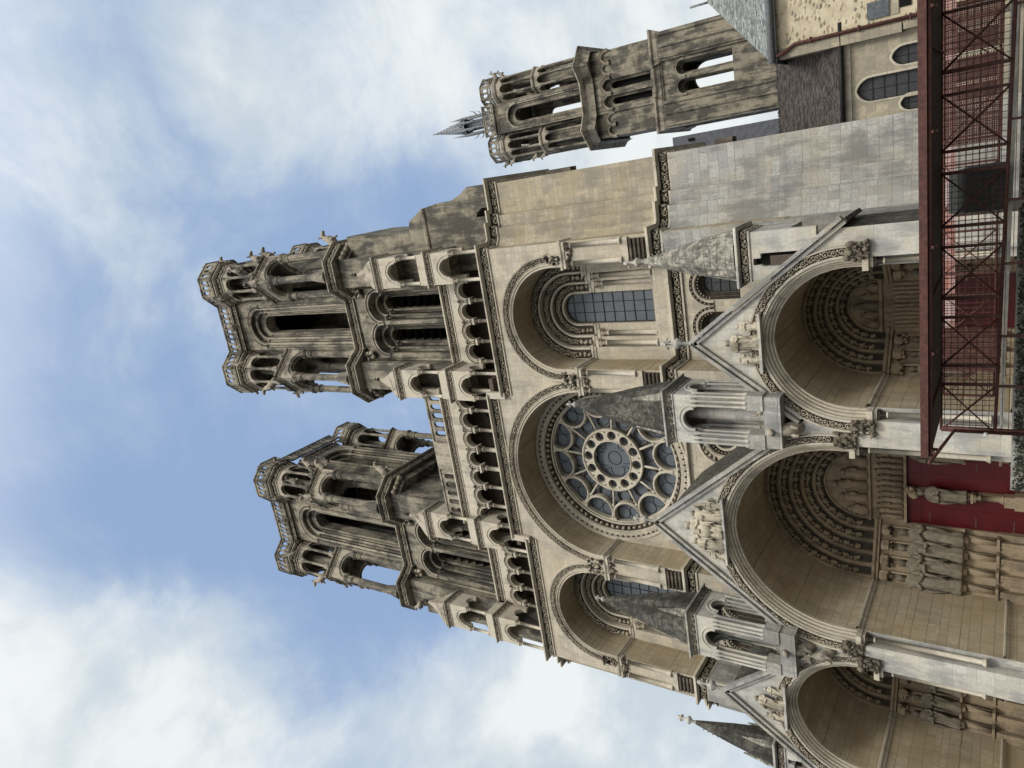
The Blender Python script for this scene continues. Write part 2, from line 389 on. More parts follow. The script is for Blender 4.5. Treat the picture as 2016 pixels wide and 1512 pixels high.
def blob(mb, p, r, mat=0, sc=(1, 1, 1), jit=.2, M=None, basis=None, smooth=True):
    vs = []
    for v in ICO_V:
        q = Vector((v.x * sc[0], v.y * sc[1], v.z * sc[2])) * r * (1 + random.uniform(-jit, jit))
        if basis: q = basis[0] * q.x + basis[1] * q.y + basis[2] * q.z
        vs.append(Vector(p) + q)
    mb.add(vs, ICO_F, mat, smooth=smooth, M=M)
def ringlet(mb, p, t, n, b, R, r, mat=0, M=None, seg=7, a0=0, a1=2 * pi):
    """small scroll lying in the plane (t, b), n is the outward normal"""
    vs = []; fs = []; p = Vector(p); full = abs(a1 - a0 - 2 * pi) < .01; m = seg if full else seg + 1
    for i in range(m):
        a = a0 + (a1 - a0) * i / seg; c = t * cos(a) + b * sin(a)
        for k in range(4):
            q = pi / 2 * k; vs.append(p + c * (R + r * cos(q)) + n * (r * 1.5 * sin(q) + r * .5))
    for i in range(seg):
        for k in range(4): a_ = i * 4 + k; b_ = i * 4 + (k + 1) % 4; c_ = ((i + 1) % m) * 4; fs.append((a_, c_ + k, c_ + (k + 1) % 4, b_))
    mb.add(vs, fs, mat, smooth=True, M=M)
def rinceau(mb, pts, size, mat=0, M=None):
    """row of carved scrolls: pts = [(pos, tangent, normal)]"""
    for i, (p, t, n) in enumerate(pts):
        t = Vector(t).normalized(); n = Vector(n).normalized(); b = n.cross(t)
        s = size * random.uniform(.88, 1.08); sg = 1 if i % 2 else -1
        ringlet(mb, Vector(p) + b * sg * size * .07, t, n, b, s * .36, s * .1, mat, M, 7)
        blob(mb, Vector(p) + n * s * .1, s * .17, mat, jit=.3, M=M)
        blob(mb, Vector(p) + t * s * .5 + b * sg * s * .25 + n * s * .08, s * .2, mat, jit=.35, M=M)
        blob(mb, Vector(p) + t * s * .5 - b * sg * s * .3 + n * s * .05, s * .13, mat, jit=.35, M=M)
def archorn(cx, zs, r, y, step, k=0, full=False, a_from=0, a_to=pi):
    out = []; R = r * (1 + k)
    if k == 0:
        n = max(3, int(r * abs(a_to - a_from) / step))
        for i in range(n): a = a_from + (a_to - a_from) * (i + .5) / n; out.append(((cx + r * cos(a), y, zs + r * sin(a)), (-sin(a), 0, cos(a)), (0, -1, 0)))
    else:
        am = math.acos((R - r) / R); n = max(2, int(R * am / step))
        for i in range(n):
            a = am * (i + .5) / n; out.append(((cx - (R - r) + R * cos(a), y, zs + R * sin(a)), (-sin(a), 0, cos(a)), (0, -1, 0)))
        for i in range(n):
            a = pi - am + am * (i + .5) / n; out.append(((cx + (R - r) + R * cos(a), y, zs + R * sin(a)), (-sin(a), 0, cos(a)), (0, -1, 0)))
    return out
def offset_path(path, d):
    """offset plan polyline to its right-hand side (outwards) with mitres"""
    n = len(path); out = []
    for i in range(n):
        ns = []
        for a, b in ((i - 1, i), (i, i + 1)):
            if a < 0 or b >= n: continue
            dx, dy = path[b][0] - path[a][0], path[b][1] - path[a][1]; L = math.hypot(dx, dy); ns.append((dy / L, -dx / L))
        if len(ns) == 1: m = ns[0]; f = 1
        else:
            mx, my = ns[0][0] + ns[1][0], ns[0][1] + ns[1][1]; L = math.hypot(mx, my)
            if L < 1e-4: m = ns[0]; f = 1
            else: m = (mx / L, my / L); f = 1 / max(.35, m[0] * ns[0][0] + m[1] * ns[0][1])
        out.append((path[i][0] + m[0] * d * f, path[i][1] + m[1] * d * f))
    return out
def cornice(mb, path, z, prof, mat=0, mats=None, M=None, smooth=False):
    """path: plan polyline walked with the outside on the right; prof: [(out, dz)] bottom to top"""
    rings = [[(x, y, z + dz) for x, y in offset_path(path, o)] for o, dz in prof]
    n = len(path)
    for j in range(len(prof) - 1):
        vs = rings[j] + rings[j + 1]
        mb.add(vs, [(i, i + 1, n + i + 1, n + i) for i in range(n - 1)], mats[j] if mats else mat, smooth=smooth, M=M)
def cornorn(path, out, z, step):
    P = offset_path(path, out); res = []
    for i in range(len(P) - 1):
        a, b = Vector((*P[i], z)), Vector((*P[i + 1], z)); d = b - a; L = d.length; k = int(L / step)
        if L < step * .6: continue
        k = max(1, k); t = d.normalized(); n = Vector((t.y, -t.x, 0))
        for q in range(k): res.append((a + d * ((q + .5) / k), t, n))
    return res
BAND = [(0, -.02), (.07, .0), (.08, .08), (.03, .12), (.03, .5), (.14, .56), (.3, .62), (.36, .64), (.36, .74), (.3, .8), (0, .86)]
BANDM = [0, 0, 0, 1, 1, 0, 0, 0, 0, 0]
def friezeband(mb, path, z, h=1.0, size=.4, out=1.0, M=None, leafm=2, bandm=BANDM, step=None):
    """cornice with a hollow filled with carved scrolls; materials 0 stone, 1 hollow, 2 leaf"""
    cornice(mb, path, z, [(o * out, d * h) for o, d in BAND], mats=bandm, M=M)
    rinceau(mb, cornorn(path, .05 * out, z + .31 * h, step or size * 1.02), size, leafm, M)
def column(mb, x, y, z0, z1, r, mat=0, cap=None, n=10, M=None, capm=None, abm=None):
    cap = cap or r * 2.6; capm = mat if capm is None else capm; abm = mat if abm is None else abm
    lathe(mb, x, y, [(0, z0), (r * 1.7, z0), (r * 1.7, z0 + r * .5), (r * 1.35, z0 + r * .8), (r * 1.45, z0 + r * 1.1), (r, z0 + r * 1.5), (r, z1 - cap), (r * 1.25, z1 - cap), (r * 1.25, z1 - cap * .9), (r, z1 - cap * .86)], n, mat, M)
    lathe(mb, x, y, [(r, z1 - cap * .86), (r * 1.1, z1 - cap * .6), (r * 1.75, z1 - cap * .3), (r * 1.6, z1 - cap * .25)], n, capm, M)
    q = r * 1.75
    for k in range(4):
        a = pi / 4 + k * pi / 2; blob(mb, (x + q * .85 * cos(a), y + q * .85 * sin(a), z1 - cap * .42), r * .55, capm, M=M)
    box(mb, x - q, x + q, y - q, y + q, z1 - cap * .26, z1, abm, M)
def statue(seed, robe=1.0, arms='front', wings=False):
    """standing draped figure of height 1, facing -Y, one continuous body with head"""
    rd = random.Random(seed); mb = MB(); n = 20
    prof = [(0, .15, .12), (.02, .165, .13), (.1, .15, .12), (.25, .138, .11), (.4, .135, .105), (.5, .14, .1), (.6, .135, .1), (.7, .15, .1), (.76, .165, .098), (.8, .15, .085), (.825, .085, .07), (.845, .045, .047), (.86, .045, .05), (.875, .058, .062), (.9, .066, .072), (.93, .068, .078), (.96, .06, .07), (.985, .038, .045), (1.0, .006, .008)]
    ph = rd.uniform(0, 6); vs = []; fs = []
    for z, a, b in prof:
        fold = max(0, min(1, (.72 - z) / .5)) * .16
        for i in range(n):
            t = 2 * pi * i / n; w_ = 1 + fold * sin(t * 7 + ph + z * 3 * sin(ph)) + fold * .5 * sin(t * 11 + ph * 2)
            nose = -.016 if (.9 <= z <= .93 and abs(t - 3 * pi / 2) < .2) else 0
            chin = -.008 if (z == .875 and abs(t - 3 * pi / 2) < .4) else 0
            vs.append((a * cos(t) * w_ + .012 * sin(z * 5 + ph), b * sin(t) * w_ + nose + chin + .01 * sin(z * 6 + ph), z))
    for j in range(len(prof) - 1):
        for i in range(n): fs.append((j * n + i, j * n + (i + 1) % n, (j + 1) * n + (i + 1) % n, (j + 1) * n + i))
    mb.add(vs, fs, 0, smooth=True)
    for s in (-1, 1):
        up = rd.uniform(-.05, .12); hx = s * rd.uniform(.0, .07)
        if arms == 'out' and s == 1: pts = [(s * .14, 0, .755), (s * .2, -.02, .66), (s * .25, -.1, .72 + up)]
        else: pts = [(s * .13, 0, .755), (s * .165, -.01, .64), (s * .13, -.08, .56 + up * .4), (hx, -.125, .6 + up * .7)]
        tube(mb, pts, [.05, .048, .042, .026][:len(pts)], 7)
        blob(mb, pts[-1], .03, 0, (1, 1, 1.2), .1)
    # cloak edges hanging from the forearms, hair and a held book or scroll
    for s in (-1, 1): tube(mb, [(s * .16, -.06, .56), (s * .155, -.09, .4), (s * .12, -.09, .2)], [.035, .03, .012], 5)
    blob(mb, (0, .015, .94), .078, 0, (1, 1, .95), .04)
    blob(mb, (0, -.03, .875), .035, 0, (1, .9, 1.3), .1)
    if rd.random() < .6: box(mb, -.04, .05, -.185, -.15, .55, .66)
    if wings:
        for s in (-1, 1): tube(mb, [(s * .08, .09, .7), (s * .2, .1, .8), (s * .25, .1, .6), (s * .2, .1, .35)], [.03, .06, .06, .01], 6)
    return mb
def beast(seed, L=1.3, horns=True):
    """ox or gargoyle leaning outwards along -Y from a wall at y=0"""
    rd = random.Random(seed); mb = MB()
    tube(mb, [(0, .35, -.25), (0, 0, -.05), (0, -.28, .12), (0, -.46, .4), (0, -.52, .66), (0, -.66, .82), (0, -.86, .74), (0, -.98, .62)], [.22, .28, .3, .24, .18, .17, .12, .08], 8)
    for s in (-1, 1):
        tube(mb, [(s * .16, -.3, .1), (s * .17, -.5, -.02), (s * .16, -.55, -.25)], [.11, .08, .07], 6)
        tube(mb, [(s * .09, -.62, .92), (s * .22, -.6, 1.0), (s * .17, -.66, 1.16)], [.06, .05, .015], 5)
        blob(mb, (s * .17, -.6, .8), .07, 0, (1.4, .6, .8), jit=.1)
    return mb
def crocket(mb, p, n, s=.15, mat=0, M=None):
    p = Vector(p); n = Vector(n)
    tube(mb, [p, p + n * s * .8, p + n * s * 1.2 + Vector((0, 0, s * .5))], [s * .4, s * .3, s * .45], 5, mat, M)
def finial(mb, x, y, z, h, mat=0, M=None):
    r = h * .085
    lathe(mb, x, y, [(r * .9, z), (r * .7, z + h * .3), (r * 1.9, z + h * .38), (r * 2.1, z + h * .45), (r * 1.6, z + h * .52), (r * .6, z + h * .56), (r * .6, z + h * .75), (r * 1.1, z + h * .85), (r * .7, z + h * .97), (0, z + h)], 8, mat, M)
    for k in range(4):
        a = k * pi / 2; blob(mb, (x + r * 1.7 * cos(a), y + r * 1.7 * sin(a), z + h * .78), r * .6, mat, M=M)
def rail(mb, a, b, z0, z1, th=.14, M=None, step=.52, mat=0):
    """pierced parapet between plan points a and b"""
    dx, dy = b[0] - a[0], b[1] - a[1]; L = math.hypot(dx, dy); n = max(1, round((L - .2) / step)); s = (L - .2) / n; h = z1 - z0
    holes = []
    for i in range(n):
        c = .1 + s * (i + .5)
        holes.append([(c + .36 * s * cos(q) , z0 + h * .6 + h * .25 * sin(q)) for q in [2 * pi * j / 10 for j in range(10)]])
        if i < n - 1 or True: holes.append(circ(c + s * .5 if i < n - 1 else c, z0 + h * .2, min(.11 * h, s * .24), 6))
    F = Matrix.Translation((a[0], a[1], 0)) @ Matrix.Rotation(atan2(dy, dx), 4, 'Z')
    plate(mb, [(0, z0), (L, z0), (L, z1), (0, z1)], holes, -th / 2, th / 2, mat, M=(M @ F) if M else F)
    G = (M @ F) if M else F
    box(mb, -.03, L + .03, -th / 2 - .06, th / 2 + .06, z1, z1 + .09 * h, mat, G)

# =================================================================== CATHEDRAL
AX = -17.45                       # axis of the west front
CR, CL = -8.15, -26.75            # tower axes
BR, BL = -7.75, -27.15            # bay axes
def mir(p): return 2 * AX - p
exec_parts = []
cath = thing('cathedral', 'huge pale Gothic cathedral with two openwork towers, rose window and three deep portals', 'cathedral', (AX, 0, 0))

# ---- rose stage wall
BAYR = 2.95; BAYZ = 23.1; CENR = 5.35; CENZ = 22.15
mb = MB()
outer = [(-31.5, 10.3)]
for c_, zs_, r_, n_ in ((BL, BAYZ, BAYR, 28), (AX, CENZ, CENR, 44), (BR, BAYZ, BAYR, 28)):
    outer += [(c_ - r_, 10.3)] + arcp(c_, zs_, r_, pi, 0, n_) + [(c_ + r_, 10.3)]
outer += [(-3.43, 10.3), (-3.43, 27.2), (-12.45, 27.2), (-12.45, 28.3), (-22.45, 28.3), (-22.45, 27.2), (-31.5, 27.2)]
plate(mb, outer, [], 0, 2.05, 0, 1)
wall = mb.build('front_wall', [CREAM, VAULT], cath)
# moulded and leafy hoods round the three great arches
for cx, zs, r, nm in ((BR, BAYZ, BAYR, 's'), (AX, CENZ, CENR, 'c'), (BL, BAYZ, BAYR, 's')):
    mb = MB(); z0 = 22.1
    P = archpath(cx, z0, zs, r, 40)
    hood = [(.0, .0), (.0, -.05)] + roll(.07, .09, -.07, 5, pi, 0) + roll(.06, .23, -.09, 5, pi, 0) + [(.31, -.05), (.34, -.03), (.62, -.03), (.64, -.14), (.72, -.17), (.74, -.1), (.76, 0)]
    cm = [0] * (len(hood) - 1)
    for j in range(len(hood) - 1):
        if .33 < hood[j][0] < .5: cm[j] = 1
    sweep(mb, P, hood, 0, mats=cm)
    rinceau(mb, archorn(cx, zs, r + .48, -.06, .3), .3, 2)
    for s in (-1, 1):                    # carved label stops at the springing
        for q in range(30): blob(mb, (cx + s * (r + .45 + random.uniform(-.25, .25)), -random.uniform(.02, .28), 22.35 + random.uniform(-.1, .9)), random.uniform(.05, .12), 1 if q % 3 == 0 else 2, (1, 1, random.uniform(.6, 1.7)), jit=.45)
    mb.build('arch_hood', [TRIM, HOLLOW, CARVL], cath)
# ---- impost string and corner shafts of the piers between the arches
PX = [(-3.5, -4.8), (-10.7, -12.1), (-22.8, -24.2), (-30.1, -31.4)]
def string(mb, path, z, s=1.0, mat=0): cornice(mb, path, z, [(0, 0), (.06 * s, .03), (.07 * s, .1), (.16 * s, .18), (.18 * s, .3), (0, .36)], mat)
for a, b in PX:
    mb = MB()
    for x in (a - .16, b + .16): column(mb, x, -.08, 18.45, 21.93, .13, 0, .5, 8, capm=1)
    box(mb, b, a, -.16, 0, 18.1, 18.45, 0)
    y0_, y1_ = (1.0 if b < -31 else 2.0), (1.0 if a > -4 else 2.0)
    string(mb, [(b, y0_), (b, 0), (a, 0), (a, y1_)], 21.95)
    for q in range(26): blob(mb, (random.uniform(b + .1, a - .1), -.08, 21.68 + random.uniform(-.16, .16)), random.uniform(.05, .1), 1, jit=.4)
    for k in range(5): cornice(mb, [(b + .1, 0), (a - .1, 0)], 16.95 + k * .22, [(0, 0), (.1 + k * .02, .06), (.12 + k * .02, .16), (0, .2)], 1)
    mb.build('pier_shaft', [TRIM, CARVE], cath)
# fix orientation-independent strings for the two inner piers
# ---- recess walls with their windows
def recess_window(cx, side):
    mb = MB()
    plate(mb, [(cx - 3.1, 10.2), (cx + 3.1, 10.2), (cx + 3.1, 26.4), (cx - 3.1, 26.4)], [door(cx, 17.9, 23.2, 2.2, 28), door(cx + 1.13, 13.2, 14.75, .82, 14), door(cx - 1.13, 13.2, 14.75, .82, 14)], 2.05, 2.4, 0)
    plate(mb, [(cx - 2.5, 17.5), (cx + 2.5, 17.5), (cx + 2.5, 25.9), (cx - 2.5, 25.9)], [door(cx, 18.1, 23.2, 1.66, 24)], 2.4, 2.75, 0)
    plate(mb, [(cx - 2.0, 17.5), (cx + 2.0, 17.5), (cx + 2.0, 25.4), (cx - 2.0, 25.4)], [door(cx, 18.3, 23.2, .93, 24)], 2.75, 3.1, 0)
    w_ = mb.build('bay_wall', [CREAM], cath)
    mb = MB()
    for r, y, sz in ((2.62, 2.02, .42), (1.95, 2.36, .36), (1.32, 2.72, .34)):
        sweep(mb, archpath(cx, 22.25, 23.2, r - .28, 24), [(0, 0), (.02, -.03), (.5, -.03), (.55, 0)], y, 1)
        sweep(mb, archpath(cx, 22.25, 23.2, r - .34, 26), roll(.075, 0, 0, 6), y - .05, 0)
        rinceau(mb, archorn(cx, 23.2, r, y - .07, sz * .9), sz, 2)
        for s in (-1, 1):
            for q in range(3): blob(mb, (cx + s * r, y - .1, 22.35 + q * .3), .15, 2, jit=.4)
    for s in (-1, 1):
        string_y = [(cx + s * 2.95, 2.05), (cx + s * 2.2, 2.05), (cx + s * 2.2, 2.4), (cx + s * 1.66, 2.4), (cx + s * 1.66, 2.75), (cx + s * .95, 2.75)]
        if s == 1: string_y = string_y[::-1]
        cornice(mb, string_y, 21.9, [(0, 0), (.06, .04), (.07, .12), (.13, .2), (.13, .32), (0, .36)], 0)
        column(mb, cx + s * 2.0, 2.28, 18.0, 21.9, .14, 0, .7, 10, capm=2)
        column(mb, cx + s * 1.48, 2.62, 18.1, 21.9, .14, 0, .7, 10, capm=2)
    mb.build('window_archivolt', [TRIM, HOLLOW, CARVL], w_)
    g = MB(); plate(g, door(cx, 18.3, 23.2, .95, 20), [], 3.0, 3.03, 0)
    gl = g.build('window_glass', GLASS, w_)
    l = MB()
    for x in (-.31, .31): box(l, cx + x - .018, cx + x + .018, 2.965, 3.0, 18.3, 24.02)
    for k in range(9): box(l, cx - .92, cx + .92, 2.96, 2.998, 18.3 + .66 * k - .018, 18.3 + .66 * k + .018)
    sweep(l, archpath(cx, 18.3, 23.2, .93, 20), [(0, -.05), (-.05, -.05), (-.05, 0)], 3.0, 0)
    l.build('window_lead', LEAD, w_)
    # pair of small lancets under the string
    for s in (-1, 1):
        mb = MB(); gg = MB(); ll = MB(); c = cx + s * 1.13
        sweep(mb, archpath(c, 13.2, 14.75, .82, 18), [(0, 0), (-.02, .02), (-.16, .14), (-.16, .2), (-.32, .34), (-.32, .5)], 2.05, mats=[0, 1, 0, 1, 0])
        sweep(mb, archpath(c, 14.6, 14.75, .84, 18), [(0, 0), (0, -.06), (.1, -.08), (.12, -.03), (.25, -.03), (.26, -.1), (.3, -.1), (.3, 0)], 2.05, mats=[0, 0, 0, 1, 0, 0, 0])
        for p, t, n in archorn(c, 14.75, 1.02, 2.0, .22): blob(mb, p, .06, 2, jit=.3)
        for p, t, n in archorn(c, 14.75, .72, 2.14, .17): blob(mb, p, .06, 2, jit=.2)
        plate(gg, door(c, 13.2, 14.75, .52, 14), [], 2.55, 2.58)
        for k in range(4): box(ll, c - .5, c + .5, 2.51, 2.548, 13.4 + .48 * k, 13.43 + .48 * k)
        box(ll, c - .012, c + .012, 2.52, 2.546, 13.2, 15.2)
        sweep(ll, archpath(c, 13.2, 14.75, .5, 16), [(0, -.06), (-.04, -.06), (-.04, 0)], 2.55, 0)
        fr = mb.build('lancet', [CREAM, HOLLOW, CARVL], w_)
        gg.build('lancet_glass', GLASSD, w_); ll.build('lancet_lead', LEAD, w_)
recess_window(BR, 1); recess_window(BL, -1)
# ---- cornice B under the rose stage, following the recesses
RS = [(.2, 9), (.2, 1.9), (-1.65, 1.9), (-1.65, 1.6), (-2.35, 1.6), (-2.35, 1.3), (-3.0, 1.3), (-3.45, 1.0), (-3.45, 0)]
pathB = [(-4.8, 0), (-4.8, 2.0), (-10.7, 2.0), (-10.7, 0), (-12.1, 0), (-12.1, 2.2), (-22.8, 2.2), (-22.8, 0), (-24.2, 0), (-24.2, 2.0), (-30.1, 2.0), (-30.1, 0)]
RSL = [(-1.8, 9), (-1.8, 1.6), (-2.35, 1.6), (-2.35, 1.3), (-3.0, 1.3), (-3.45, 1.0), (-3.45, 0)]     # the north side is cut shorter
pathB = RS + pathB + [(mir(x), y) for x, y in RSL[::-1]]
pathB = pathB[::-1]               # walk from left to right so that the outside (-Y) is on the right
mb = MB(); friezeband(mb, pathB, 16.2, 1.0, .42, 1.0)
mb.build('string_course', [TRIM, HOLLOW, CARVL], cath)
# ---- cornice C under the galleries
mb = MB()
friezeband(mb, [(-12.45, 0), (-3.45, 0)] + RS[:-1][::-1], 27.1, .9, .42, 1.1)
friezeband(mb, [(mir(x), y) for x, y in RSL[:-1]] + [(-31.45, 0), (-22.45, 0)], 27.1, .9, .42, 1.1)
friezeband(mb, [(-22.5, 0), (-12.4, 0)], 28.2, .9, .42, 1.1)
for x in (-12.45, -22.45): box(mb, x - .2, x + .2, -.28, 0, 27.5, 28.9, 0)
mb.build('gallery_cornice', [TRIM, HOLLOW, CARVL], cath)
# ---- side buttress masses
for s in (1, -1):
    f = (lambda x: x) if s == 1 else mir
    mb = MB(); RS_ = RS if s == 1 else RSL
    prism(mb, [(f(x), y) for x, y in RS_] + [(f(-3.45), 9)], 17.0, 27.2, 0)
    lo = [(x + (.05 if x > -3.4 else 0), y - .12) for x, y in RS_]
    prism(mb, [(f(x), y) for x, y in lo] + [(f(-4.86), .03), (f(-4.86), 9)], 0, 16.2, 1)
    if s == 1: box(mb, min(f(.2), f(.42)), max(f(.2), f(.42)), 1.95, 2.6, 22.0, 23.6, 2)
    if s == 1: box(mb, min(f(.2), f(.5)), max(f(.2), f(.5)), 1.95, 2.6, 13.0, 13.9, 2)
    mb.build('buttress', [CREAMR, GREYW, CARVE], cath)
    # shoulder that climbs to the tower
    mb = MB()
    prof = [(-4.9, 27.9), (.2, 27.9), (.05, 28.6), (.29, 29.9), (-.1, 30.5), (-.47, 31.6), (-.4, 32.4), (-.6, 33.9), (-1.3, 35.2), (-2.05, 35.4), (-1.72, 41.5), (-4.9, 41.5)]
    hole = [(-1.1, 28.2), (-1.1, 29.0), (-1.35, 29.4), (-1.62, 29.5), (-1.62, 28.2)]
    if s == -1: prof = [(min(x, -1.8), z) for x, z in prof[:1] + prof[7:]]; prof[1:1] = [(-1.8, 27.9)]; 
    prof = [(f(x), z) for x, z in prof]; hole = [(f(x), z) for x, z in hole]
    plate(mb, prof, [hole] if s == 1 else [], 2.6, 7.5, 0)
    if s == 1: box(mb, min(f(-1.7), f(-1.0)), max(f(-1.7), f(-1.0)), 3.2, 3.3, 28, 29.6, 1)
    cornice(mb, ([(-4.9, 2.6), (-.6, 2.6)] if s == 1 else [(mir(-1.8), 2.6), (mir(-4.9), 2.6)]), 33.6, [(0, 0), (.12, .1), (.14, .25), (0, .45)], 0)
    mb.build('tower_shoulder', [TOWER, GALB], cath)

# ---- rose window -------------------------------------------------
RY = 2.65; RZ = 22.15
mb = MB()
plate(mb, [(AX - 5.6, 12), (AX + 5.6, 12), (AX + 5.6, 28), (AX - 5.6, 28)], [circ(AX, RZ, 4.72, 64), circ(AX - 2.05, 14.75, .95, 24), circ(AX + 2.05, 14.75, .95, 24)], 2.05, 3.2, 0)
rw = mb.build('rose_wall', [CREAM], cath)
full = [(AX + cos(a), RZ + sin(a), cos(a), sin(a)) for a in [2 * pi * i / 72 for i in range(72)]]
def cpath(r, n=72, cx=AX, cz=RZ): return [(cx + r * cos(2 * pi * i / n), cz + r * sin(2 * pi * i / n), cos(2 * pi * i / n), sin(2 * pi * i / n)) for i in range(n)]
mb = MB()
sweep(mb, cpath(4.3), [(.95, -.6), (.93, -.68), (.82, -.68), (.8, -.6), (.78, -.56), (.5, -.5), (.48, -.56), (.4, -.56), (.38, -.45), (.1, -.2), (.08, -.26), (0, -.24), (0, .1)], RY, closed=True, mats=[0, 0, 0, 0, 1, 0, 0, 0, 1, 0, 0, 0])
for i in range(84):
    a = 2 * pi * i / 84; blob(mb, (AX + 5.0 * cos(a), RY - .62, RZ + 5.0 * sin(a)), .075, 3, jit=.1)
for i in range(84):
    a = 2 * pi * (i + .5) / 84; q = (AX + 5.0 * cos(a), RY - .6, RZ + 5.0 * sin(a)); blob(mb, q, .07, 0, jit=.1)
for i in range(72):
    a = 2 * pi * i / 72; blob(mb, (AX + 4.52 * cos(a), RY - .4, RZ + 4.52 * sin(a)), .13, 2, jit=.4)
mb.build('rose_frame', [TRIM, HOLLOW, CARVL, HOLLOW], rw)
mb = MB()
def pc(r, a): return (AX + r * cos(a), RZ + r * sin(a))
step = pi / 6; off = radians(9)
lr = 1.06; lc = 3.9
scal = []
for k in range(12):
    th = off + k * step; c = pc(lc, th)
    # inward-facing arc between the junctions with the neighbours
    half = math.acos((lc * sin(step / 2)) / lr) if lc * sin(step / 2) < lr else 0
    a_in = th + pi; span = pi / 2 - step / 2 - half
    # arc angle where it meets the radial line at th - step/2
    for i in range(9):
        a = a_in + span * (1 - i / 4.0) if False else a_in - span * (i / 4.0 - 1) * -1
        scal.append((c[0] + lr * cos(a_in + span * (1 - i / 4.0)), c[1] + lr * sin(a_in + span * (1 - i / 4.0))))
# order by angle
scal = sorted(scal, key=lambda p: atan2(p[1] - RZ, p[0] - AX))
holes = [scal]
for k in range(12):
    th = off + k * step; c = pc(lc, th); hp = []
    for i in range(22):
        a = 2 * pi * i / 22; x, z = c[0] + .9 * cos(a), c[1] + .9 * sin(a)
        d = math.hypot(x - AX, z - RZ)
        if d > 4.22: x, z = AX + (x - AX) * 4.22 / d, RZ + (z - RZ) * 4.22 / d
        hp.append((x, z))
    holes.append(hp)
plate(mb, circ(AX, RZ, 4.5, 72), holes, RY - .1, RY + .25, 0)
holes = [circ(AX, RZ, 1.3, 36)]
for k in range(12):
    th = off + (k + .5) * step; c = pc(1.66, th); holes.append(circ(c[0], c[1], .3, 14))
    c = pc(1.88, th + step / 2); holes.append([(c[0] + .07 * cos(q * pi / 2), c[1] + .07 * sin(q * pi / 2)) for q in range(4)])
plate(mb, circ(AX, RZ, 2.06, 48), holes, RY - .1, RY + .22, 0)
sweep(mb, cpath(2.04, 48), roll(.085, 0, 0, 6), RY - .1, 0, closed=True)
sweep(mb, cpath(1.3, 36), roll(.05, 0, 0, 6), RY - .1, 0, closed=True)
for k in range(12):
    th = off + (k + .5) * step; a, b = pc(2.04, th), pc(3.4, th)
    tube(mb, [(a[0], RY - .02, a[1]), (b[0], RY - .02, b[1])], .075, 7)
    b = pc(3.2, th); blob(mb, (b[0], RY - .04, b[1]), .12, 0, jit=.1)
    th = off + k * step; c = pc(lc, th)
    arcp_ = [(c[0] + .97 * cos(a), c[1] + .97 * sin(a), cos(a), sin(a)) for a in [th + pi - 1.6 + 3.2 * i / 16 for i in range(17)]]
    sweep(mb, arcp_, roll(.075, 0, 0, 6), RY - .1, 0)
    c = pc(2.56, th)
    sweep(mb, cpath(.46, 16, c[0], c[1]), [(0, 0), (0, -.06), (.05, -.08), (.08, 0), (.08, .1)], RY + .24, 1, closed=True)
mb.build('rose_tracery', [TRIM, GALB], rw)
g = MB(); plate(g, circ(AX, RZ, 4.45, 64), [], RY + .3, RY + .33); gl = g.build('rose_glass', GLASS, rw)
l = MB()
for k in range(4):
    a = off + k * pi / 2; c = pc(.78, a)
    sweep(l, [(c[0] + .47 * cos(a + q), c[1] + .47 * sin(a + q), cos(a + q), sin(a + q)) for q in [-2.0 + 4.0 * i / 14 for i in range(15)]], [(-.022, 0), (0, -.03), (.022, 0)], RY + .29, 0)
    p, q = pc(.8, a + pi / 4), pc(1.3, a + pi / 4); tube(l, [(p[0], RY + .29, p[1]), (q[0], RY + .29, q[1])], .02, 4)
sweep(l, cpath(.45, 24), [(-.022, 0), (0, -.03), (.022, 0)], RY + .29, 0, closed=True)
for k in range(12):
    th = off + k * step; c = pc(2.62, th); sweep(l, cpath(.36, 16, *c), [(-.02, 0), (0, -.03), (.02, 0)], RY + .29, 0, closed=True)
    for s in (-1, 1):
        c = pc(3.78, th + s * .11); sweep(l, cpath(.4, 16, *c), [(-.018, 0), (0, -.03), (.018, 0)], RY + .29, 0, closed=True)
l.build('rose_lead', LEAD, rw)
# oculi below
mb = MB(); gg = MB()
for s in (-1, 1):
    mb = MB(); gg = MB()
    c = AX + 2.05 * s
    sweep(mb, cpath(.6, 28, c, 14.75), [(.9, 0), (.9, -.08), (.8, -.12), (.75, -.02), (.45, .02), (.42, -.04), (.36, 0), (.3, .1), (.12, .3), (0, .32), (0, .5)], 2.05, closed=True, mats=[0, 0, 0, 1, 0, 0, 0, 1, 0, 0])
    for i in range(26):
        a = 2 * pi * i / 26; blob(mb, (c + 1.2 * cos(a), 2.0, 14.75 + 1.2 * sin(a)), .1, 2, jit=.4)
        blob(mb, (c + .8 * cos(a), 2.25, 14.75 + .8 * sin(a)), .06, 2, jit=.3)
    plate(gg, circ(c, 14.75, .7, 24), [], 2.5, 2.53)
    mb.build('oculus_frame', [TRIM, HOLLOW, CARVL], rw); gg.build('oculus_glass', GLASSD, rw)

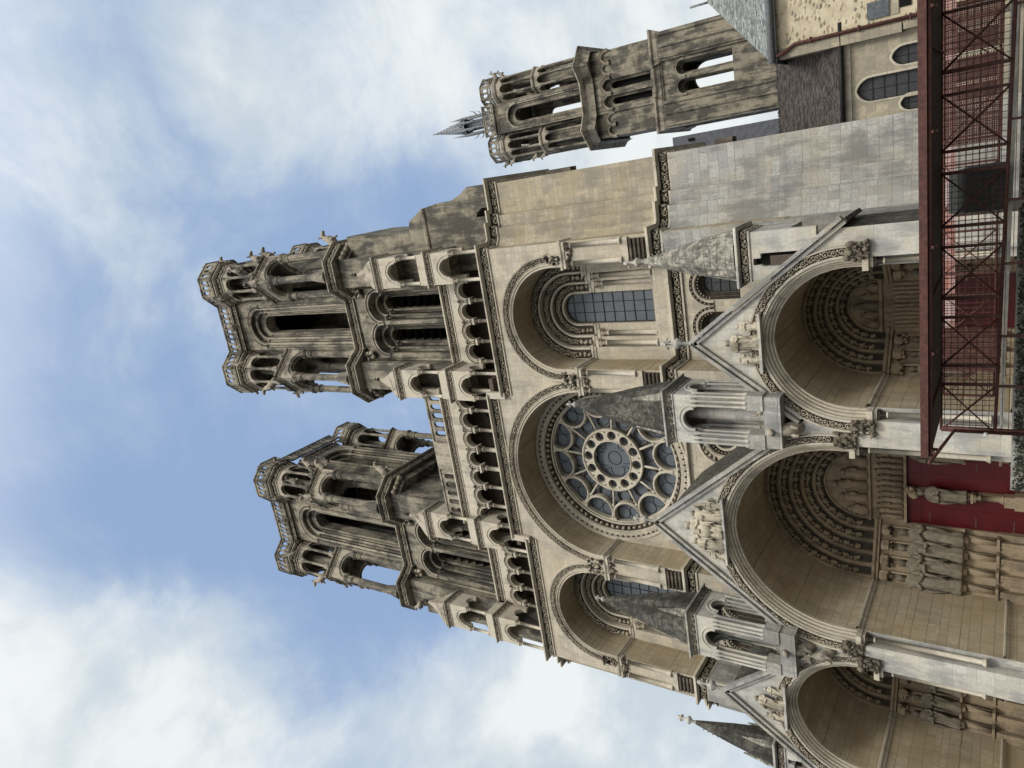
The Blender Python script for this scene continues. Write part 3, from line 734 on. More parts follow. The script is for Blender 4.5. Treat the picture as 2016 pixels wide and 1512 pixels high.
# ---- galleries ---------------------------------------------------
def arcade(x0, x1, n, y, zb, zcap, ztop, mid=False):
    s = (x1 - x0) / n; hs = []; cs = []
    for i in range(n): c = x0 + s * (i + .5); cs.append(c); hs.append(door(c, zcap, zcap + .12, s / 2 - .17, 14, .12))
    # slab with arches cut from its lower edge
    out = [(x0 - .1, zcap)]
    for c in cs:
        d = door(c, zcap, zcap + .12, s / 2 - .17, 14, .12); d = d[2:][::-1]
        out += [(c - s / 2 + .17, zcap)] + d + [(c + s / 2 - .17, zcap)]
    out += [(x1 + .1, zcap), (x1 + .1, ztop), (x0 - .1, ztop)]
    o2 = [out[0]]
    for p in out[1:]:
        if math.hypot(p[0] - o2[-1][0], p[1] - o2[-1][1]) > 1e-4: o2.append(p)
    mb = MB(); plate(mb, o2, [], y, y + .4, 0)
    for c in cs:
        sweep(mb, archpath(c, zcap + .1, zcap + .12, s / 2 - .15, 16, .12), roll(.06, .02, -.02, 6) , y, 0)
        sweep(mb, archpath(c, zcap + .1, zcap + .12, s / 2 - .03, 16, .12), [(0, 0), (0, -.06), (.04, -.08), (.06, -.03), (.17, -.03), (.18, 0)], y, mats=[0, 0, 0, 1, 0])
        for p, t, nn in archorn(c, zcap + .12, s / 2 + .08, y - .06, .17, .12): blob(mb, p, .055, 2, jit=.35)
    for i in range(1, n):
        for q in range(4): blob(mb, (x0 + s * i + random.uniform(-.1, .1), y - .04, zcap + .75 + random.uniform(-.1, .1)), .1, 1 if q % 2 else 2, jit=.3)
    a = mb.build('gallery_arcade', [TRIM, HOLLOW, CARVL], cath)
    for i in range(n + 1):
        m2 = MB(); x = x0 + s * i
        column(m2, 0, 0, 0, zcap - zb, .12 if not (mid and i in (3, 4)) else .16, 0, .5, 10, capm=1)
        put(m2.build('column', [TRIM, CARVE], None), (x, y + .2, zb), a)
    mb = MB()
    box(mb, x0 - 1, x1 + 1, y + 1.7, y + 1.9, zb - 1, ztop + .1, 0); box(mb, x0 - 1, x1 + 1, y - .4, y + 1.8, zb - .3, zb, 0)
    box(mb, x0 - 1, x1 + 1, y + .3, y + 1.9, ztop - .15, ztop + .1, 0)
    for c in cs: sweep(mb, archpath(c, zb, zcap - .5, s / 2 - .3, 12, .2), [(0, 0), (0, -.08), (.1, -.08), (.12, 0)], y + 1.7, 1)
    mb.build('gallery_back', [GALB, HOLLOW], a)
    return a
arcade(CR - 2.75, CR + 2.75, 4, 1.9, 27.9, 30.75, 32.4)
arcade(CL - 2.75, CL + 2.75, 4, 1.9, 27.9, 30.75, 32.4)
arcade(AX - 4.9, AX + 4.9, 7, .7, 29.0, 31.35, 33.2, True)
mb = MB()
friezeband(mb, [(AX - 5.1, .7), (AX + 5.1, .7)], 33.1, .75, .33, .6)
for c in (CR, CL): friezeband(mb, [(c - 2.8, 1.9), (c + 2.8, 1.9)], 32.3, .85, .33, .6)
gs = mb.build('gallery_string', [TRIM, HOLLOW, CARVL], cath)
mb = MB()
n = 14; holes = []
for i in range(n):
    c = AX - 4.6 + 9.2 * (i + .5) / n
    if abs(c - AX) < 1.0: continue
    holes.append(door(c, 33.95, 34.62, .2, 8, .3))
plate(mb, [(AX - 4.9, 33.75), (AX + 4.9, 33.75), (AX + 4.9, 35.1), (AX - 4.9, 35.1)], holes, .75, .95)
box(mb, AX - 4.95, AX + 4.95, .68, 1.02, 35.1, 35.22); box(mb, AX - 1.05, AX + 1.05, .62, .74, 33.8, 35.1)
mb.build('parapet', [TTRIM], cath)
# ---- aedicules in front of the tower piers
def aedicule(x, zb, zc, zt, y0, y1, spire, cols=True):
    """square open tabernacle, front at y0"""
    mb = MB(); h = 1.0; x0, x1 = x - h, x + h
    for A, B, M in (((x0, x1), None, None),):
        arch = [(x0, zc), (x - .62, zc)] + door(x, zc, zc + .05, .62, 14, .25)[2:][::-1] + [(x + .62, zc), (x1, zc), (x1, zt), (x0, zt)]
        o2 = [arch[0]]
        for p in arch[1:]:
            if math.hypot(p[0] - o2[-1][0], p[1] - o2[-1][1]) > 1e-4: o2.append(p)
        plate(mb, o2, [], y0, y0 + .3, 0)
        sweep(mb, archpath(x, zc, zc + .05, .62, 16, .25), roll(.06, .0, -.02, 6), y0, 0)
        sweep(mb, archpath(x, zc, zc + .05, .76, 16, .25), [(0, 0), (.02, -.05), (.08, -.05), (.1, 0)], y0, 0)
    for sx in (x0, x1 - .3): # side faces with arches
        M = Matrix.Translation((sx + .15, 0, 0)) @ Matrix.Rotation(pi / 2, 4, 'Z')
        ya_ = y0 + .3; w_ = y1 - ya_; c = (ya_ + y1) / 2
        arch = [(ya_, zc), (c - w_ * .32, zc)] + door(c, zc, zc + .05, w_ * .32, 12, .25)[2:][::-1] + [(c + w_ * .32, zc), (y1, zc), (y1, zt), (ya_, zt)]
        o2 = [arch[0]]
        for p in arch[1:]:
            if math.hypot(p[0] - o2[-1][0], p[1] - o2[-1][1]) > 1e-4: o2.append(p)
        plate(mb, o2, [], -.15, .15, 0, M=M)
    for cx_ in (x0 + .16, x1 - .16): column(mb, cx_, y0 + .16, zb, zc, .11, 0, .42, 8, capm=2)
    box(mb, x0 + .1, x1 - .1, y0 + .1, y1, zt - .1, zt + .05, 0)
    box(mb, x0 + .02, x1 - .02, y0 + .02, y1, zb - .3, zb, 0)
    friezeband(mb, [(x0, y1), (x0, y0), (x1, y0), (x1, y1)], zt, .62, .3, .55)
    if spire:
        pz = zt + .5; c = (y0 + y1) / 2; R = 1.05
        lathe(mb, x, c, [(R * 1.35, pz), (R * 1.1, pz + .5), (R * .7, pz + 1.1), (R * .3, pz + 1.9), (.1, pz + 2.5)], 4, 3, rot=pi / 4, smooth=False)
        finial(mb, x, c, pz + 2.4, .75, 1)
    return mb
for c in (CR, CL):
    for s in (-1, 1):
        x = c + s * 3.85
        mb = aedicule(x, 27.95, 30.35, 31.75, .1, 1.9, False); mb.build('aedicule', [TRIM, HOLLOW, CARVL, TOWER], cath)
        mb = aedicule(x, 33.0, 34.9, 36.4, .15, 1.7, True)
        box(mb, x - 1.0, x + 1.0, .15, 1.9, 32.25, 32.75, 0)
        mb.build('aedicule', [TRIM, HOLLOW, CARVL, TTRIM], cath)

# ---- west towers -------------------------------------------------
def tower_core():
    """west tower around x=0 (own axis), front at small y; z in world metres"""
    mb = MB(); YC = 7.43; parts = []
    # stage one: twin louvred lancets between piers
    cx2 = 1.22
    plate(mb, [(-3.0, 32.9), (3.0, 32.9), (3.0, 42.3), (-3.0, 42.3)], [door(s * cx2, 33.0, 39.55, 1.08, 22) for s in (-1, 1)], 2.5, 3.1, 0)
    plate(mb, [(-3.0, 32.9), (3.0, 32.9), (3.0, 42.3), (-3.0, 42.3)], [door(s * cx2, 33.0, 39.55, .78, 20) for s in (-1, 1)], 3.1, 3.6, 0)
    plate(mb, [(-3.0, 32.9), (3.0, 32.9), (3.0, 42.3), (-3.0, 42.3)], [door(s * cx2, 33.0, 39.55, .46, 18) for s in (-1, 1)], 3.6, 4.6, 0)
    for s in (-1, 1):
        c = s * cx2
        sweep(mb, archpath(c, 39.4, 39.55, 1.08, 20), [(0, 0), (.0, -.07), (.1, -.1), (.12, -.03), (.2, -.03), (.22, -.12), (.28, -.12), (.28, 0)], 2.5, mats=[1, 1, 1, 2, 1, 1, 1])
        for p, t, n in archorn(c, 39.55, .93, 3.04, .17): blob(mb, p, .05, 3, jit=.2)
        sweep(mb, archpath(c, 39.4, 39.55, .8, 18), roll(.06, 0, 0, 6), 3.05, 1); sweep(mb, archpath(c, 39.4, 39.55, .48, 18), roll(.06, 0, 0, 6), 3.58, 1)
        for q, (xx, yy) in enumerate(((.95, 2.85), (.65, 3.4))):
            for t_ in (-1, 1): column(mb, c + t_ * xx, yy, 33.0, 39.45, .1, 0, .5, 8, capm=2)
        lv = MB(); parts.append(('louvre', lv))
        for k in range(9): # louvre boards
            z = 33.4 + k * .78
            lv.add([(c - .46, 3.9, z - .12), (c + .46, 3.9, z - .12), (c + .46, 4.5, z + .3), (c - .46, 4.5, z + .3)], [(0, 1, 2, 3)], 4)
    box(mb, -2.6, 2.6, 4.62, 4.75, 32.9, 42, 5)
    prism(mb, [(-4.85, 4.8), (4.85, 4.8), (4.85, 12.2), (-4.85, 12.2)], 31.5, 42.3, 0)
    for s in (-1, 1): # corner piers
        a, b = sorted((s * 2.85, s * 4.9))
        prism(mb, [(a, 1.75), (b, 1.75), (b, 4.9), (a, 4.9)], 31.6, 42.3, 0)
        prism(mb, [(a, 9.9), (b, 9.9), (b, 13.1), (a, 13.1)], 31.6, 42.3, 0)
        for k in (0, 1): # carved corbels beneath the string
            for q in range(12): blob(mb, (s * (2.75 - random.uniform(0, .8)), 2.3, 41.9 - random.uniform(0, .9) ), .17, 2 if q % 2 else 3, jit=.4)
        column(mb, s * 2.72, 2.32, 33.2, 41.6, .1, 0, .4, 8)
    parts.insert(0, ('body', mb)); mb = MB(); parts.append(('string_course', mb))
    # string at the foot of the belfry
    hx = 2.85
    p1 = [(-5.9, 14), (-5.9, 2.3), (-4.85, 1.15), (-2.95, 1.15), (-2.0, 2.4), (2.0, 2.4), (2.95, 1.15), (4.85, 1.15), (5.9, 2.3), (5.9, 14)]
    friezeband(mb, p1, 42.0, .95, .36, .9, leafm=3, bandm=[1, 1, 1, 2, 2, 1, 1, 1, 1, 1])
    prism(mb, p1, 42.15, 42.8, 1)
    for s in (-1, 1):  # flaring corbel table under the string at the outer corner
        for k in range(4): blob(mb, (s * (5.0 + k * .25), 1.9 + k * .3, 41.7), .26, 3, jit=.4)
        prism(mb, [(s * 4.8, 1.9), (s * 5.6, 2.8), (s * 5.6, 12), (s * 4.8, 12)], 41.2, 42.2, 0)
    # belfry octagon
    for k in range(8):
        mb = MB(); parts.append(('belfry_face', mb))
        a = k * pi / 4; M = Matrix.Translation((0, YC, 0)) @ Matrix.Rotation(a, 4, 'Z')
        r1 = 1.5 if k % 2 == 0 else 1.1; r0 = .74 if k % 2 == 0 else .6; zz = 54.1 if k % 2 == 0 else 53.6
        plate(mb, [(-2.03, 42.7), (2.03, 42.7), (2.03, 57.2), (-2.03, 57.2)], [door(0, 42.9, zz, r1, 20)], -4.83, -4.45, 0, M=M)
        plate(mb, [(-1.9, 42.7), (1.9, 42.7), (1.9, 57.2), (-1.9, 57.2)], [door(0, 42.9, zz, (r1 + r0) / 2 + .05, 20)], -4.45, -4.1, 0, M=M)
        plate(mb, [(-1.8, 42.7), (1.8, 42.7), (1.8, 57.2), (-1.8, 57.2)], [door(0, 42.9, zz - .35, r0, 18)], -4.1, -3.1, 0, mh=0, M=M)
        if k % 2 == 0:
            sweep(mb, archpath(0, 53.9, zz, 1.52, 22), [(0, 0), (0, -.06), (.08, -.08), (.1, -.02), (.24, -.02), (.26, -.1), (.32, -.1), (.32, 0)], -4.83, mats=[1, 1, 1, 2, 1, 1, 1], M=M)
            for p, t, n in archorn(0, zz, 1.68, -4.88, .2): blob(mb, p, .06, 3, jit=.3, M=M)
            sweep(mb, archpath(0, 43, zz, 1.5, 20), roll(.09, 0, .05, 6), -4.83, 1, M=M); sweep(mb, archpath(0, 43, zz, 1.15, 20), roll(.09, 0, .05, 6), -4.45, 1, M=M)
            for s in (-1, 1):
                for q in range(30): blob(mb, (s * 1.3, -4.44, 43.3 + q * .36), .075, 3, jit=.2, M=M)
                for xx, yy in ((1.72, -4.93), (1.32, -4.6), (.98, -4.25)):
                    lathe(mb, s * xx, yy, [(.09, 43), (.09, 53.7)], 7, 0, M=M); blob(mb, (s * xx, yy, 53.75), .16, 2, jit=.3, M=M)
        friezeband(mb, [(-1.95, -4.83), (1.95, -4.83)], 56.7, .8, .33, .8, leafm=3, bandm=[1, 1, 1, 2, 2, 1, 1, 1, 1, 1], M=M)
    prism(mb, [(5.1 * cos(pi / 8 + k * pi / 4), YC + 5.1 * sin(pi / 8 + k * pi / 4)) for k in range(8)], 57.0, 57.3, 5)
    return parts
def tabernacle():
    """two storeyed corner tabernacle around the origin, z in world metres"""
    mb = MB(); d = 1.85; h = d / sqrt(2)
    for k in range(4): # octagonal corner columns, gabled arches between them
        a = k * pi / 2
        for q in (0,):
            x, y = d * .8 * cos(a - pi / 2), d * .8 * sin(a - pi / 2)
            lathe(mb, x, y, [(0, 42.7), (.6, 42.75), (.5, 43.3), (.3, 44.3), (.28, 44.4), (.28, 48.3), (.36, 48.4), (.36, 48.5), (.3, 48.6), (.3, 48.95), (.46, 49.2), (.46, 49.35)], 8, 0, smooth=False)
            blob(mb, (x, y, 48.8), .36, 3, (1, 1, .5), .25)
        M = Matrix.Rotation(pi / 4 + a, 4, 'Z')
        arch = [(-h + .004, 49.3), (-.84, 49.3)] + door(0, 49.3, 49.35, .84, 16)[2:][::-1] + [(.84, 49.3), (h - .004, 49.3), (h - .004, 51.1), (-h + .004, 51.1)]
        o2 = [arch[0]]
        for p in arch[1:]:
            if math.hypot(p[0] - o2[-1][0], p[1] - o2[-1][1]) > 1e-4: o2.append(p)
        plate(mb, o2, [], -h, -h + .35, 1, M=M)
        sweep(mb, archpath(0, 49.3, 49.35, .84, 16), roll(.08, 0, 0, 6), -h, 0, M=M); sweep(mb, archpath(0, 49.3, 49.35, 1.02, 16), [(0, 0), (.02, -.06), (.1, -.07), (.12, 0)], -h, 0, M=M)
        friezeband(mb, [(-h, -h), (h, -h)], 50.95, .75, .3, .7, leafm=3, bandm=[1, 1, 1, 2, 2, 1, 1, 1, 1, 1], M=M)
    box(mb, -h + .05, h - .05, -h + .05, h - .05, 51.0, 51.3, 0, Matrix.Rotation(pi / 4, 4, 'Z'))
    # upper octagon
    R = 1.5
    for k in range(8):
        a = k * pi / 4 + pi / 8; x, y = R * cos(a), R * sin(a)
        lathe(mb, x, y, [(.26, 51.5), (.26, 52.0), (.13, 52.2), (.12, 54.6), (.2, 54.9), (.2, 55.0)], 7, 0)
        M = Matrix.Rotation(k * pi / 4, 4, 'Z'); ap = R * cos(pi / 8); hw = R * sin(pi / 8)
        arch = [(-hw, 54.9), (-.42, 54.9)] + door(0, 54.9, 54.95, .42, 10)[2:][::-1] + [(.42, 54.9), (hw, 54.9), (hw, 56.0), (-hw, 56.0)]
        plate(mb, arch, [], -ap - .1, -ap + .15, 1, M=M)
        sweep(mb, archpath(0, 54.9, 54.95, .42, 10), roll(.07, 0, 0, 5), -ap - .1, 2, M=M)
    oc = [((R + .1) * cos(k * pi / 4 + pi / 8), (R + .1) * sin(k * pi / 4 + pi / 8)) for k in range(8)]
    friezeband(mb, oc[:] + [oc[0]], 55.9, 1.2, .36, .9, leafm=3, bandm=[1, 1, 1, 2, 2, 1, 1, 1, 1, 1])
    prism(mb, [(1.28 * x, 1.28 * y) for x, y in oc], 56.85, 57.0, 0); prism(mb, oc, 56.2, 56.9, 0)
    lathe(mb, 0, 0, [(.45, 51.3), (.4, 53), (.4, 56)], 8, 0)
    for k in range(3): blob(mb, (.7 * cos(k * 2.1), .7 * sin(k * 2.1), 52.0), .38, 0, (1, 1, 1.3), .3)
    return mb
def west_tower(cx, lab, first=None):
    if first: return None
core_mb = tower_core(); TM = [TOWER, TTRIM, HOLLOW, CARVL, GALB, BLACK]
tower = core_mb[0][1].build('tower', TM, cath); tower.location = (CR - AX, 0, 0)
for nm_, m_ in core_mb[1:]:
    if m_.v: put(m_.build(nm_, TM, None), (CR, 0, 0), tower)
tower['label'] = 'tower at the right of the west front'
tb = tabernacle().build('tabernacle', [TOWER, TTRIM, HOLLOW, CARVL], None)
TPOS = [(3.9, 2.7), (-3.9, 2.7), (3.9, 12.16), (-3.9, 12.16)]
put(tb, (CR + 3.9, 2.7, 0), tower)
for x, y in TPOS[1:]: dup(tb, (CR + x, y, 0), tower)
# pierced parapet on top
mb = MB(); R2 = 2.0
def octp(cx, cy, R, k): return (cx + R * cos(k * pi / 4 + pi / 8), cy + R * sin(k * pi / 4 + pi / 8))
for (x, y) in TPOS:
    for k in range(8):
        p, q = octp(x, y, R2, k), octp(x, y, R2, k + 1); m_ = ((p[0] + q[0]) / 2, (p[1] + q[1]) / 2)
        if math.hypot(m_[0], m_[1] - 7.43) < math.hypot(x, y - 7.43) - .3: continue
        rail(mb, p, q, 56.98, 58.5, step=.42)
for a, b in (((-2.4, 2.15), (2.4, 2.15)), ((5.2, 4.4), (5.2, 10.4)), ((2.4, 12.7), (-2.4, 12.7)), ((-5.2, 10.4), (-5.2, 4.4))): rail(mb, a, b, 57.3, 58.8, step=.45)
box(mb, -2.4, 2.4, 2.1, 2.7, 57.15, 57.32, 0); friezeband(mb, [(-2.3, 2.35), (2.3, 2.35)], 56.75, .7, .3, .6, leafm=3, bandm=[1, 1, 1, 2, 2, 1, 1, 1, 1, 1])
pp = mb.build('parapet', TM, None); put(pp, (CR, 0, 0), tower)
g0 = beast(3).build('gargoyle', TTRIM, None)
GP = [(3.9, 1.3, 50.9, -pi * .0, 1.1), (5.3, 2.9, 50.9, pi / 2, 1.2), (5.2, 2.7, 56.7, pi / 2, 1.0), (4.9, 1.9, 58.2, pi * .4, .8), (5.9, 2.9, 43.2, pi * .45, 1.2),
      (-5.2, 2.7, 50.9, -pi / 2, 1.1), (-5.2, 2.7, 56.7, -pi / 2, 1.0), (-3.0, 1.5, 56.6, -.2, .9), (2.9, 1.5, 56.6, .2, .8), (0.2, 2.2, 57.2, 0, .8), (4.6, 1.5, 53.0, pi * .3, 1.1), (-4.6, 1.5, 53.0, -pi * .3, 1.1), (5.2, 3.3, 53.2, pi * .5, 1.1)]
put(g0, (CR + GP[0][0], GP[0][1], GP[0][2]), tower); g0.rotation_euler = (0, 0, GP[0][3]); g0.scale = (GP[0][4],) * 3
for x, y, z, r, s in GP[1:]: dup(g0, (CR + x, y, z), tower, r, sc=s)
t2 = tower.copy(); COL.objects.link(t2); t2.parent = cath; t2.location = (CL - AX, 0, 0); t2['label'] = 'tower at the left of the west front'
for ch in list(tower.children):
    d_ = ch.copy(); COL.objects.link(d_); d_.parent = t2; d_.location = ch.location; d_.rotation_euler = ch.rotation_euler; d_.scale = ch.scale
# ---- gargoyles on the facade edge
for x, y, z, r in ((-31.45, .8, 25.9, -pi / 2), (-31.45, .8, 15.3, -pi / 2), (-31.6, 1.5, 41.2, -pi / 2)):
    dup(g0, (x, y, z), cath, r, sc=.7)
# =================================================================== PORCHES
PY = -4.0
PORT = [(-8.13, 2.92, 7.05, 6.3, 13.35), (AX, 4.4, 7.85, 7.0, 16.2), (mir(-8.13), 2.92, 7.05, 6.3, 13.35)]   # axis, radius, arch centre z, impost z, gable apex z
out = [(-31.3, 0), (-3.6, 0), (-3.6, 7.5), (-8.13, 13.35), (-11.55, 8.9), (-17.45, 16.2), (mir(-11.55), 8.9), (mir(-8.13), 13.35), (-31.3, 7.5)]
mb = MB()
plate(mb, out, [door(c, 0.05, z, r + .42, 44, .04) for c, r, z, i, g in PORT], PY, PY + .5, 0, 1, 0, back=False)
plate(mb, out, [door(c, 0.05, z, r, 44, .04) for c, r, z, i, g in PORT], PY + .5, 1.0, 0, 1, 2)
for c_, za_, zg_, sl_ in ((-8.13, 10.4, 13.35, 1.29), (AX, 12.6, 16.2, 1.237), (mir(-8.13), 10.4, 13.35, 1.29)):
    plate(mb, [(c_ - (zg_ - za_) / sl_, za_), (c_ + (zg_ - za_) / sl_, za_), (c_, zg_)], [], 1.0, 2.04, 0, 1)
porch = mb.build('porch', [PALE, MOSS, VAULT], cath)
# coping along the gables
mb = MB()
for (x0, z0), (x1, z1) in (((-3.3, 7.1), (-8.13, 13.5)), ((-8.13, 13.5), (-11.5, 9.05)), ((-11.8, 9.1), (-17.45, 16.35)), ((-17.45, 16.35), (mir(-11.8), 9.1)), ((mir(-11.5), 9.05), (mir(-8.13), 13.5)), ((mir(-8.13), 13.5), (mir(-3.3), 7.1))):
    L = math.hypot(x1 - x0, z1 - z0); a = atan2(z1 - z0, x1 - x0)
    up = 1 if cos(a) > 0 else -1
    F = Matrix.Translation((x0, PY, z0)) @ Matrix.Rotation(-a, 4, 'Y')
    o = (0, .16) if up > 0 else (-.16, 0)
    box(mb, 0, L, -.28, .08, o[0] - .05, o[1] - .05, 0, F); box(mb, 0, L, -.16, .2, (o[0] - .2) if up > 0 else (o[1] - .0), (o[0] - .05) if up > 0 else (o[1] + .15), 0, F)
for x, z in ((-8.13, 13.6), (-17.45, 16.45), (mir(-8.13), 13.6)): finial(mb, x, PY - .05, z, 1.5 if x != -17.45 else 1.2, 0)
for s in (1, -1):
    f = (lambda x: x) if s == 1 else mir
    F = Matrix.Translation((f(-3.62), 0, 7.45)) @ Matrix.Rotation((radians(52) if s == 1 else radians(-52)), 4, 'Y')
    box(mb, -.1 if s == 1 else -.55, .55 if s == 1 else .1, PY - .15, -.9, -.09, .09, 1, F)
mb.build('coping', [GREYW, MOSS], porch)
for kk, (c, r, z, imp, gz) in enumerate(PORT):
    big = kk == 1
    # front mouldings and leafy hood
    mb = MB()
    P = archpath(c, imp, z, r, 48, .04)
    prof = [(.0, .52), (.0, .42)] + roll(.05, .05, .38, 4, pi, 0) + roll(.055, .16, .28, 4, pi, 0) + roll(.055, .27, .16, 4, pi, 0) + roll(.055, .38, .04, 4, pi, 0) + [(.44, -.03), (.5, -.03), (.5, -.02)]
    sweep(mb, P, prof, PY, 0)
    hr = r + .5
    sweep(mb, archpath(c, imp + .15, z, hr, 48, .04), [(0, -.0), (0, -.04), (.03, -.03), (.34, -.03), (.36, -.12), (.42, -.14), (.44, 0)], PY, mats=[0, 0, 3, 0, 0, 0])
    rinceau(mb, archorn(c, z, hr + .19, PY - .06, .29, .04), .3, 2)
    # lower jamb: shaft with capital, moulded edge
    for s in (-1, 1):
        x = c + s * (r + .2)
        column(mb, x, PY + .25, 2.3, imp, .11, 0, .55, 10, capm=3)
        box(mb, min(x - .3, x + .22) if s > 0 else x - .22, max(x - .3, x + .22) if s < 0 else x + .3 - .08, PY - .08, PY + .5, imp, imp + .22, 0)
        for q in range(44): blob(mb, (c + s * (r + .7) + random.uniform(-.34, .34), PY - random.uniform(.02, .26), imp + .35 + random.uniform(-.42, .42)), random.uniform(.05, .13), 1 if q % 3 else 4, (1, 1, random.uniform(.6, 1.6)), jit=.45)
        box(mb, c + s * (r + .7) - .3, c + s * (r + .7) + .3, PY - .1, PY, imp - .05, imp + .8, 1)
    # impost string running into the barrel, plinth moulding
    for s in (-1, 1):
        x = c + s * r
        path = [(x, .9), (x, PY + .5)]
        if s == -1: path = path[::-1]
        path = path if s == 1 else path
        pr = [(0, 0), (.05, .04), (.05, .12), (.14, .2), (.15, .3), (0, .34)]
        pts = [(x, PY + .5), (x, .9)]
        vs = []
        for o_, dz in pr:
            for p_ in pts: vs.append((p_[0] - s * o_, p_[1], imp - .02 + dz))
        mb.add(vs, [(2 * i, 2 * i + 1, 2 * i + 3, 2 * i + 2) for i in range(len(pr) - 1)], 0)
        vs = []
        for o_, dz in pr:
            for p_ in pts: vs.append((p_[0] - s * o_, p_[1], 1.55 + dz * .6))
        mb.add(vs, [(2 * i, 2 * i + 1, 2 * i + 3, 2 * i + 2) for i in range(len(pr) - 1)], 0)
        y_ = .0
    mb.build('archivolt', [TRIM, CARVE, CARVL, HOLLOW, STATUE], porch)
    # back: splayed jambs, archivolt orders full of figures, tympanum, door
    n = 5 if big else 4
    r_in = 1.85 if big else 1.25; yb0 = .95; yb1 = 2.5
    mb = MB()
    st = (r - r_in) / n; sy = (yb1 - yb0) / n
    prof = []; pm = []
    for i in range(n):
        ra = r - i * st; ya = yb0 + i * sy
        prof += [(ra, ya), (ra - st * .12, ya - .04), (ra - st * .25, ya), (ra - st * .3, ya + sy * .3), (ra - st * .85, ya + sy * .75), (ra - st * .95, ya + sy * .8)]
        pm += [0, 0, 0, 1, 1, 0]
    prof.append((r_in, yb1 + .1)); pm = pm[:len(prof) - 1]
    prof = [(r + .35, yb0 - .02)] + prof; pm = [0] + pm
    P0 = archpath(c, imp + .2, z, 1.0, 36, 0)
    # radial sweep keeps the arch centre fixed
    path = [(c, z, nx, nz) if zz > z - 1e-6 else (c, zz, nx, 0) for (x_, zz, nx, nz) in P0]
    sweep(mb, path, prof, 0, mats=pm, smooth=False)
    for i in range(n):
        rr = r - (i + .58) * st; yy = yb0 + (i + .5) * sy - .04
        m_ = int(pi * rr / (st * 1.12)) + 2
        for q in range(m_):
            a = pi * (q + .5) / m_; t = Vector((-sin(a), 0, cos(a))); rad_ = Vector((cos(a), 0, sin(a)))
            up = t if a < pi / 2 else -t
            p = Vector((c, yy, z)) + rad_ * rr; s_ = st * .66
            bs = (rad_, Vector((0, 1, 0)), up)
            blob(mb, p - up * s_ * .25, s_ * .62, 2, (.62, .6, 1.0), .22, basis=bs)
            blob(mb, p + up * s_ * .55 + Vector((0, -.05, 0)), s_ * .26, 2, jit=.12)
            blob(mb, p - up * s_ * .1 + rad_ * s_ * .35 + Vector((0, -.04, 0)), s_ * .24, 2, jit=.3)
            blob(mb, p - up * s_ * .5 - rad_ * s_ * .3 + Vector((0, -.05, 0)), s_ * .24, 2, jit=.3)
            blob(mb, p + up * s_ * .95 + Vector((0, -.02, 0)), s_ * .34, 2, (1, 1, .4), .3, basis=bs)
    # jambs below: splayed wall with base steps
    dz = 5.9 if big else 5.0
    for s in (-1, 1):
        a = (c + s * r, yb0); b = (c + s * r_in, yb1)
        for (z0, z1, inn) in ((0, 1.6, .22), (1.6, 2.1, .12), (2.1, imp + .22, 0)):
            q = [(a[0], a[1] - inn), (b[0] - s * inn * .3, b[1] - inn), (b[0] - s * inn * .3, b[1] + .6), (a[0], b[1] + .6)]
            prism(mb, q, z0, z1, 0)
        ns = 4 if big else 3
        for k in range(ns):
            t = (k + .5) / ns; x, y = a[0] + (b[0] - a[0]) * t, a[1] + (b[1] - a[1]) * t
            # canopy, pedestal colonnettes
            for q_ in range(16): blob(mb, (x + random.uniform(-.24, .24), y - random.uniform(.1, .4), imp - random.uniform(.12, .55)), random.uniform(.06, .13), 2 if q_ % 3 else 1, jit=.4)
            lathe(mb, x, y - .25, [(.1, imp - .45), (.28, imp - .4), (.3, imp - .2), (.22, imp - .05)], 6, 0, smooth=False)
            lathe(mb, x, y - .24, [(.24, 3.45), (.2, 3.3), (.16, 3.25)], 8, 0)
            for j in (-1, 0, 1): tube(mb, [(x + j * .1, y - .22 + abs(j) * .05, 3.3), (x + j * .1 * cos(1), y - .22, 2.15)], .07, 7, 0)
            tube(mb, [(x + .17, y - .12, imp - .4), (x + .17 , y - .12, 2.2)], .05, 6, 0)
            box(mb, x - .3, x + .3, y - .42, y, 2.02, 2.14, 0); box(mb, x - .14, x + .14, y - .38, y - .1, .2, 1.95, 0)
        box_y = [(a[0], a[1]), (b[0], b[1])]
        pth = box_y if s == -1 else box_y[::-1]
        cornice(mb, pth, imp - .02, [(0, 0), (.2, .05), (.2, .14), (.3, .2), (.32, .32), (0, .36)], 0)
        cornice(mb, pth, 3.42, [(0, 0), (.34, .0), (.34, .1), (0, .12)], 0)
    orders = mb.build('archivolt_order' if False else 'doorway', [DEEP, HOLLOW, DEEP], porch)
    sts = None
    for s in (-1, 1):
        for k in range(4 if big else 3):
            ns = 4 if big else 3; t = (k + .5) / ns; x, y = c + s * (r + (r_in - r) * t), yb0 + (yb1 - yb0) * t
            h = (2.75 if big else 2.1)
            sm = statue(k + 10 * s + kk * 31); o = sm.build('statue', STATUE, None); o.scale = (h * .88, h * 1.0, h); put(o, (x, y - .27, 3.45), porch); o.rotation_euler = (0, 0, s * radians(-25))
    # tympanum with relief figures
    mb = MB(); ty = yb1
    plate(mb, door(c, dz, z, r_in + .1, 24, .04), [], ty, ty + .3, 0)
    box(mb, c - r_in, c + r_in, ty - .12, ty + .01, dz - .02, dz + .1, 0)
    tz = imp + .55
    box(mb, c - r_in, c + r_in, ty - .18, ty + .01, tz - .08, tz + .06, 0)
    sweep(mb, archpath(c, z, z, r_in - .1, 20, .04), roll(.07, 0, 0, 6), ty - .03, 0)
    random.seed(kk)
